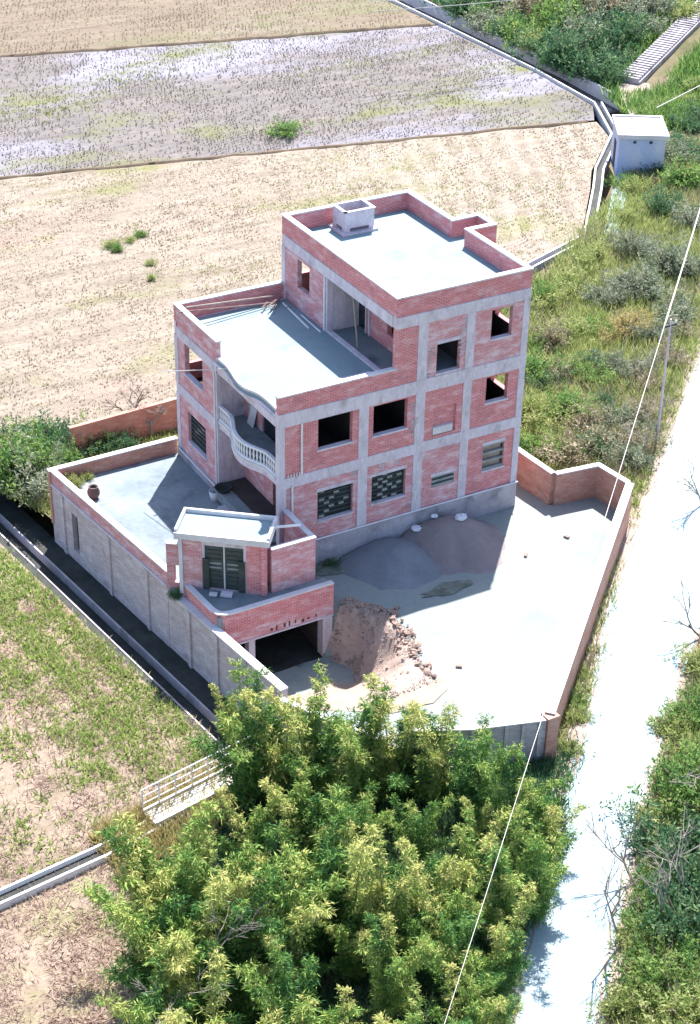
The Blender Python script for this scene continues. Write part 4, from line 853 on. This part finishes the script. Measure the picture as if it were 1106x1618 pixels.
for row, zt, tops in ROWS:
    for i, (px, py) in enumerate(tops):
        x, y = at(px, py+10, zt); k = prng.randrange(5)
        sc = (zt-zlow(x, y))/5.0*prng.uniform(.9, 1.08)
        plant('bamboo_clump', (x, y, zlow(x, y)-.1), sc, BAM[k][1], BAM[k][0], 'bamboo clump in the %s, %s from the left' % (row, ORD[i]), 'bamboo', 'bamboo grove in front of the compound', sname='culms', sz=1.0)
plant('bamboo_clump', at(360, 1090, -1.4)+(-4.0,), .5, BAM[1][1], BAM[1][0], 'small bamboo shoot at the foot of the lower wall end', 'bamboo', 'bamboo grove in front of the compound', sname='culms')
# shrubs: lists of (pixel of the crown, height, leaf tint) turned into ground positions
def zrs(x, y): return -2.14
def zgd(x, y): return -2.75
TINT = {'g': ('leaf_green', 'green'), 'l': ('leaf_lime', 'lime green'), 'd': ('leaf_dark', 'dark green'), 'b': ('leaf_dry', 'dry brown'), 'o': ('leaf_gold', 'golden leaved'), 'y': ('leaf_grey', 'grey green')}
def shrubs(group, phrase, lst, zf, sc_sz=1.25, tall=1.0, name='shrub', cat='shrub', trunk=False):
    for i, (px, py, s, k) in enumerate(lst):
        if zf is zverge or zf is zrs: px += prng.uniform(-12, 12); py += prng.uniform(-16, 16) if s < 1.25 else 0; s *= prng.uniform(.75, 1.3) if s < 1.25 else 1
        z0 = -2.0 if zf is not zlow else -3.8
        for _ in range(4): x, y = at(px, py, z0+s*.6); z0 = zf(x, y)
        j = prng.randrange(6)
        plant(name, (x, y, z0-.05*s), s*sc_sz, SHR[j], STM[j % 3], '%s %s %s, %s from the left' % (TINT[k][1], name.replace('_', ' '), phrase, ORD[i]), cat, group, TINT[k][0], tall, sname='trunk' if trunk else 'stems')
V = 'scrub on the verge east of the house'
shrubs(V, 'right behind the yard end wall', [(835, 700, .8, 'g'), (862, 690, .9, 'l'), (885, 708, .8, 'g'), (905, 690, .9, 'b'), (930, 705, .8, 'd'), (958, 705, .9, 'b'), (985, 715, .8, 'y'), (1010, 705, .7, 'b')], zverge)
shrubs(V, 'one row beyond those at the yard end wall', [(838, 645, .9, 'l'), (865, 655, .8, 'l'), (893, 640, .9, 'g'), (925, 655, 1.0, 'b'), (950, 635, .8, 'd'), (975, 660, .9, 'y'), (1003, 640, .9, 'b'), (1025, 665, .7, 'y')], zverge)
shrubs(V, 'level with the middle floor windows', [(842, 590, .9, 'g'), (868, 600, .7, 'd'), (892, 580, .8, 'b'), (925, 595, .8, 'g'), (945, 575, .9, 'd'), (972, 590, .8, 'y'), (1000, 585, .9, 'y'), (1022, 600, .8, 'b')], zverge)
shrubs(V, 'level with the top floor windows', [(850, 530, .8, 'g'), (880, 540, .7, 'b'), (910, 520, .9, 'l'), (938, 530, .8, 'g'), (962, 515, .9, 'o'), (990, 510, 1.0, 'o'), (1015, 505, .9, 'o'), (1040, 540, 1.0, 'y'), (1060, 575, .8, 'b')], zverge)
shrubs(V, 'level with the roof parapet corner', [(858, 470, .9, 'g'), (885, 455, .8, 'l'), (912, 440, .9, 'l'), (938, 460, .8, 'y'), (968, 455, 1.0, 'y'), (1000, 450, 1.0, 'y'), (1030, 455, 1.1, 'y'), (1060, 480, 1.1, 'y'), (1085, 510, .9, 'b')], zverge)
shrubs(V, 'on the far verge below the hut', [(930, 410, .8, 'l'), (955, 390, .9, 'l'), (980, 350, .9, 'l'), (1005, 390, 1.0, 'y'), (1035, 400, 1.2, 'y'), (1065, 410, 1.2, 'y'), (1095, 430, 1.2, 'y')], zverge)
shrubs(V, 'around the foot of the hut', [(990, 290, .9, 'g'), (1020, 305, .9, 'l'), (1045, 275, 1.0, 'd'), (1060, 320, 1.3, 'd'), (1070, 240, 1.3, 'y'), (1085, 280, 1.3, 'g'), (1090, 340, 1.4, 'y'), (1098, 230, 1.4, 'd')], zverge)
Hh = 'hillside trees beyond the drain'
shrubs(Hh, 'in the first row above the drain', [(712, 2, 1.3, 'd'), (757, 24, 1.3, 'g'), (797, 46, 1.3, 'd'), (838, 66, 1.3, 'l'), (876, 84, 1.3, 'g'), (910, 100, 1.3, 'd'), (938, 108, 1.1, 'd'), (962, 110, 1.0, 'd')], zverge, 1.3, 1, 'tree', 'tree', True)
shrubs(Hh, 'in the second row above the drain', [(740, 5, 1.8, 'd'), (785, 28, 1.9, 'y'), (825, 48, 1.8, 'g'), (865, 66, 1.8, 'd'), (905, 85, 1.9, 'd'), (940, 95, 1.8, 'd'), (965, 96, 1.5, 'd'), (990, 84, 1.2, 'd')], zverge, 1.3, 1, 'tree', 'tree', True)
shrubs(Hh, 'high on the slope left of the steps', [(790, -8, 2.0, 'd'), (835, 8, 2.1, 'b'), (880, 24, 2.1, 'g'), (925, 42, 2.2, 'y'), (965, 55, 2.1, 'd'), (1000, 48, 1.8, 'd'), (1035, 42, 1.4, 'y')], zverge, 1.3, 1, 'tree', 'tree', True)
shrubs(Hh, 'at the top edge of the picture', [(855, -22, 2.2, 'd'), (905, -12, 2.2, 'g'), (955, 2, 2.2, 'b'), (1000, 5, 2.2, 'y'), (1045, 8, 1.8, 'y'), (1075, 15, 1.3, 'l'), (1098, 18, 1.1, 'l')], zverge, 1.3, 1, 'tree', 'tree', True)
shrubs(Hh, 'right of the steps above the hut', [(1022, 160, .8, 'g'), (1042, 148, .8, 'l'), (1050, 172, 1.0, 'g'), (1068, 133, .8, 'd'), (1074, 158, 1.1, 'l'), (1085, 188, 1.4, 'd'), (1096, 122, .8, 'g'), (1100, 146, 1.0, 'l'), (1110, 180, 1.5, 'd')], zverge, 1.05, 1, 'tree', 'tree', True)
Rr = 'roadside scrub at the lower right'
shrubs(Rr, 'along the road edge in the lower right', [(985, 1590, .6, 'l'), (1005, 1490, .6, 'l'), (1022, 1390, .6, 'g'), (1040, 1300, .6, 'l'), (1055, 1220, .6, 'l'), (1070, 1150, .7, 'l'), (1085, 1090, .7, 'g'), (1102, 1030, .7, 'l')], zrs)
shrubs(Rr, 'second row from the road in the lower right', [(1025, 1600, 1.0, 'l'), (1030, 1530, 1.0, 'g'), (1040, 1460, 1.1, 'g'), (1050, 1400, 1.1, 'g'), (1055, 1340, 1.2, 'd'), (1070, 1290, 1.1, 'l'), (1080, 1230, 1.1, 'g'), (1095, 1170, 1.2, 'l'), (1106, 1110, 1.2, 'g')], zrs)
shrubs(Rr, 'at the right picture edge below the road', [(1075, 1590, 1.2, 'l'), (1080, 1520, 1.2, 'g'), (1085, 1450, 1.2, 'd'), (1095, 1390, 1.3, 'd'), (1100, 1330, 1.2, 'd'), (1105, 1270, 1.2, 'g')], zrs)
shrubs('bushes outside the east wall', 'on the strip between wall and road', [(893, 1160, .45, 'l'), (905, 1125, .5, 'l'), (912, 1095, .45, 'g'), (925, 1065, .4, 'l')], zverge)
Gg = 'bushes around the garden plot'
shrubs(Gg, 'crowding the outer courtyard corner', [(8, 700, 1.3, 'l'), (20, 735, 1.4, 'g'), (42, 700, 1.3, 'd'), (55, 742, 1.3, 'y'), (78, 725, 1.2, 'g'), (100, 722, .9, 'd')], zgd, 1.4)
shrubs(Gg, 'in the garden plot below the brick garden wall', [(62, 685, .9, 'g'), (88, 690, .9, 'd'), (112, 690, .9, 'd'), (135, 697, .8, 'd'), (152, 688, .9, 'g'), (172, 700, .8, 'd'), (200, 698, .7, 'd')], zgd)
shrubs('weeds in the courtyard corner', 'growing inside the courtyard corner', [(108, 755, .38, 'l'), (122, 762, .35, 'l'), (135, 752, .3, 'l')], lambda x, y: -.7)
shrubs('plants on the long wall', 'on the lower wall by the gatehouse', [(277, 938, .34, 'd')], lambda x, y: -.95)
shrubs('bushes in the stubble field', 'standing alone in the second paddy', [(448, 200, 1.0, 'g')], lambda x, y: -2.45)
shrubs('weeds in the near paddy', 'in the near paddy left of the house', [(175, 385, .4, 'l'), (185, 392, .35, 'g'), (205, 378, .35, 'l'), (222, 368, .4, 'g'), (238, 415, .3, 'l'), (240, 438, .3, 'l')], lambda x, y: -2.45)
shrubs('moss patches in the yard', 'low in the shade at the plinth corner', [(520, 885, .5, 'd'), (548, 882, .35, 'd')], lambda x, y: -1.6, tall=.5)

# bare trees and shrubs
def bare(loc, h, seed, label, spread=.5, lean=(0, 0), mat='bare_wood', depth=4, rad=.06, group='leafless trees and bushes'):
    rr = random.Random(seed); T_ = empty('bare_tree', loc, label, 'bare tree', group); mb = MB(); tw = MB()
    def br(p, d, L_, r_, k):
        q = p+d*L_*.5+Vector((rr.uniform(-1, 1), rr.uniform(-1, 1), rr.uniform(-.5, 1)))*L_*.06; e = q+(d+Vector((0, 0, .12))).normalized()*L_*.5
        (mb if k >= depth-1 else tw).tube([p, q, e], [r_, r_*.8, r_*.6], 5, cap=False)
        if k == 0: return
        for i in range(rr.choice((2, 3, 3))):
            nd = (d+Vector((rr.uniform(-1, 1), rr.uniform(-1, 1), rr.uniform(-.4, .6)))*spread*1.5).normalized(); br(q.lerp(e, rr.uniform(.2, 1)), nd, L_*rr.uniform(.6, .85), max(.008, r_*.6), k-1)
    br(Vector(loc), Vector((lean[0], lean[1], 1)).normalized(), h*.38, rad, depth)
    mb.build('trunk', mat, T_); tw.build('branches', mat, T_); return T_
def b3(px, py, z): return at(px, py, z)+(z,)
bare(b3(985, 1495, -2.1), 4.6, 3, 'tall leafless sapling leaning over the road at the lower right', .35, (-.35, .1), 'bare_wood')
bare(b3(1005, 1400, -2.1), 4.0, 8, 'leafless sapling beside the road above the leaning one', .4, (-.3, .35), 'bare_wood')
bare(b3(1040, 1480, -2.1), 3.6, 11, 'pale bare bush among green scrub at the lower right', .7)
bare(b3(1075, 1440, -2.1), 3.6, 12, 'pale bare bush near the right picture edge', .75)
bare(b3(1055, 1270, -2.1), 3.4, 15, 'grey bare bush halfway up the right roadside', .7, (-.2, 0))
bare(b3(1112, 1010, -2.1), 3.2, 18, 'thin bare branches reaching over the road at the right edge', .45, (-.9, .2), 'dark_wood')
bare(b3(1110, 800, -2.1), 3.2, 22, 'bare twigs above the road at the right edge of the picture', .5, (-.5, .2))
bare(b3(290, 1640, -3.6), 5.6, 25, 'dead pale branching tree at the bottom left of the bamboo', .75, (0, 0), 'bare_wood', 5)
bare(b3(205, 685, -2.75), 3.2, 28, 'leafless grey bush over the garden wall', .8, (0, 0), 'dark_wood', 5, .10)
bare(b3(240, 690, -2.75), 2.6, 29, 'pale tangled dead bush against the orange garden wall', .85, (0, 0), 'bare_wood', 5, .09)
for i, (px, py) in enumerate([(1035, 610), (1058, 560), (1075, 480), (1040, 680), (1020, 720)]): bare(b3(px, py, -2.1), 2.4, 60+i, 'grey bare verge bush %s' % ('level with the pole foot', 'beyond the pole foot', 'far up the verge', 'just below the pole foot', 'nearest the yard corner')[i], .8, (0, 0), 'bare_wood', 4, .03)

# ------------------------------------------------------------------ grasses (uncountable)
def tufts(name, pts, blades, h, wd, mat, label, seed, spread=.08, lean=.45, umap=None):
    rs = np.random.RandomState(seed); P_ = np.repeat(np.array(pts, float), blades, 0); n = len(P_)
    P_[:, :2] += rs.normal(size=(n, 2))*spread; D = np.concatenate([rs.normal(size=(n, 2))*lean, np.ones((n, 1))], 1)
    U = rs.uniform(.1, .9, n) if umap is None else np.clip(np.repeat(np.array(umap), blades)+rs.uniform(-.25, .25, n), 0, 1)
    me = leafmesh(name, P_, D, h*rs.uniform(.5, 1.25, n), wd*rs.uniform(.6, 1.2, n), U, mat, rs, True)
    o = bpy.data.objects.new(name, me); COL.objects.link(o); return tag(o, label, 'grass', kind='stuff')
def nearsteps(x, y):
    q = Vector((x, y))-sa; a = q.dot(sdv); b = q.dot(sn); return -2 < a < 21 and -2.8 < b < 1.3
def scatter(poly, n, zf, seed, dens=None, dz=-.03):
    rr = random.Random(seed); xs = [p[0] for p in poly]; ys = [p[1] for p in poly]; out = []
    for _ in range(n):
        x = rr.uniform(min(xs), max(xs)); y = rr.uniform(min(ys), max(ys))
        if inside(poly, x, y) and (dens is None or rr.random() < dens(x, y)) and not nearsteps(x, y): out.append((x, y, zf(x, y)+dz))
    return out
def rows(poly, ang, rowsp, sp, zf, seed, dens, jit=.05):
    rr = random.Random(seed); xs = [p[0] for p in poly]; ys = [p[1] for p in poly]; ca, sa_ = math.cos(ang), math.sin(ang); out = []
    cx, cy = sum(xs)/len(xs), sum(ys)/len(ys); R_ = max(math.dist((cx, cy), p) for p in poly); k = int(R_/rowsp); m = int(R_/sp)
    for i in range(-k, k):
        for j in range(-m, m):
            a, b_ = j*sp+rr.uniform(-1, 1)*jit, i*rowsp+rr.uniform(-1, 1)*jit; x, y = cx+a*ca-b_*sa_, cy+a*sa_+b_*ca
            if inside(poly, x, y) and rr.random() < dens(x, y): out.append((x, y, zf(x, y)-.02))
    return out
fl0 = lambda x, y: -2.45
N1 = [(-16, 16.8), (-9.9, 17.5), (3, 17.2), (14, 18.9)]+EDGE+[(51.5, 45.6), (6.4, 54.4), (-16, 58.2)]
tufts('rice_stubble', rows(N1, .28, .42, .28, fl0, 1, lambda x, y: .42+.5*vn(x, y, 6, 2)+.3*vn(x, y*2, 2.5, 5)), 3, .15, .035, 'stubble_pale', 'pale rice stubble in rows on the near paddy', 1, .05)
N2 = [(-10, 58.4), (51.6, 46.5), (53.8, 49.3), (54.5, 73.2), (16.0, 81.2), (-2, 85)]
tufts('rice_stubble', rows(N2, .28, .42, .32, fl0, 2, lambda x, y: .7+.4*vn(x, y, 5, 7)), 3, .24, .045, 'stubble', 'grey brown stubble in rows on the middle paddy', 2, .05)
N3 = [(4, 84.6), (54.4, 74.2), (54.8, 104), (8, 114)]
tufts('rice_stubble', rows(N3, .28, .5, .42, fl0, 3, lambda x, y: .55+.4*vn(x, y, 5, 9)), 3, .26, .05, 'straw', 'brown stubble on the farthest paddy', 3, .05)
tufts('field_weeds', scatter(N1, 26000, fl0, 4, lambda x, y: max(0, vn(x*.6, y, 5, 11)-.2)*1.3+max(0, vn(x, y, 9, 13)-.45)+(.25*max(0, vn(x, y, 3, 6)) if x < 14 else 0)), 4, .22, .03, 'leaf_lime', 'patches of fresh green weeds in the near paddy', 4, .15)
tufts('field_weeds', scatter(N2, 18000, fl0, 5, lambda x, y: max(0, vn(x*.5, y, 5, 12)-.3)*1.5), 4, .24, .035, 'leaf_lime', 'patches of green weeds in the middle paddy', 5, .15)
tufts('rice_straw', rows(N1, .28, .36, .24, fl0, 21, lambda x, y: .5-.4*vn(x, y, 6, 2)), 3, .16, .045, 'straw', 'bleached straw lying between the stubble of the near paddy', 21, .07, 1.2)
# low field: green rows by the ditch, pink straw elsewhere
LF = [(-9.2, 11), (-7.9, 1), (-6.95, -6.5), (-6.0, -8.2), (-6.5, -9.2), (-17.5, -11), (-19, -6), (-14, 12)]
tufts('crop_rows', rows(LF, 1.69, .42, .17, zlow, 6, lambda x, y: (.4 if math.sin((x-WX(y))*2.9+.9*vn(x, y, 3, 8)) > .45 else 1)*max(.10, min(1, 1.5-.15*abs(x-WX(y)+3.0)-.08*max(0, 1-y)+.5*vn(x, y, 1.6, 3))) if y > -8 else .15), 11, .40, .045, 'leaf_crop', 'green crop growing in rows beside the ditch', 6, .19, .7)
LP = [(-9, 8), (-6.2, -9), (-8, -17), (-14, -23), (-24, -24), (-24, -8), (-15, 9)]
tufts('dry_grass', scatter(LP, 26000, zlow, 7, lambda x, y: .55+.5*vn(x, y, 1.3, 5)), 4, .34, .03, 'pink_straw', 'pinkish dry straw over the low field', 7, .12, 1.5)
tufts('dry_grass', scatter([(-13.2, -9.8), (-5.2, -8.2), (-4.8, -10.4), (-13.0, -13)], 5200, zlow, 8, lambda x, y: .8), 5, .7, .04, 'leaf_gold', 'golden dry grass overgrowing the footbridge', 8, .12, .5)
tufts('dry_grass', scatter([(-17, -14.5), (-13, -12), (-11, -14), (-14, -22), (-19, -22)], 3200, zlow, 9, lambda x, y: .75), 4, .42, .035, 'pink_straw', 'flattened straw coloured grass along the left edge of the bamboo', 9, .14, 1.8)
# verge and roadside grass
VG = [(4.6, -15.0), (17.6, -3.4), (17.2, -.6), (14.9, -.3), (14.7, 11), (15, 18), (31.5, 23.8), (44, 32.6), (52, 40), (60, 34.6), (32.1, 9.6), (24.2, 2.5), (17.3, -3.6), (6.1, -14.9)]
tufts('verge_grass', scatter(VG, 60000, zverge, 10, lambda x, y: .7+.4*vn(x, y, 2, 7)), 6, .75, .035, 'leaf_lime', 'mixed green grass covering the verge beside the house', 10, .15)
tufts('dry_grass', scatter(VG, 34000, zverge, 11, lambda x, y: .35+.7*vn(x, y, 2.6, 9)), 6, .8, .035, 'leaf_dry', 'dry brown grass between the verge bushes', 11, .15, .6)
HG = [(53.5, 42), (58.5, 56), (58.4, 105), (105, 105), (100, 60), (62, 37)]
tufts('hillside_grass', scatter(HG, 70000, zverge, 12, lambda x, y: .8), 4, 1.1, .09, 'leaf_green', 'rank green undergrowth on the hillside', 12, .3)
RG = [(-3.0, -29.2), (6.2, -19.9), (15.0, -12.4), (20.4, -7.3), (24, -9), (12, -24), (2, -34)]
tufts('roadside_grass', scatter(RG, 36000, zrs, 13, lambda x, y: .75), 6, .85, .035, 'leaf_lime', 'green grass right of the road', 13, .15)
tufts('dry_grass', scatter([(-2.6, -28.4), (5.9, -19.6), (14.8, -12.0), (15.4, -12.8), (6.7, -20.6), (-1.6, -29.4)], 9000, zrs, 14, lambda x, y: .8), 5, .6, .035, 'straw', 'dry straw coloured grass fringing the road', 14, .12, .6)
tufts('dry_grass', scatter([(4.3, -15.6), (5.7, -15.2), (11.6, -9.1), (17.2, -3.9), (17.6, -3.2), (11, -9.2)], 3000, zverge, 15, lambda x, y: .5), 5, .32, .03, 'leaf_dry', 'thin dry grass at the outer foot of the road wall', 15, .1, .6)
tufts('bank_grass', scatter([(-6.5, -9), (-4.6, -8.7), (-1.5, -14.2), (3.6, -16.1), (5.6, -15.6), (-5.6, -26.2), (-13, -24), (-13, -12)], 16000, zlow, 16, lambda x, y: .8), 5, .6, .04, 'leaf_dark', 'green undergrowth beneath the bamboo', 16, .2)
tufts('garden_grass', scatter([(-9, 16.6), (-6.6, 11.3), (0, 11.2), (3, 16.4)], 2600, zgd, 17, lambda x, y: .6+.4*vn(x, y, 1.2, 3)), 5, .45, .035, 'leaf_lime', 'green grass in the garden plot', 17, .12)
for o in list(bpy.data.objects):
    if '_base' in o: del o['_base']
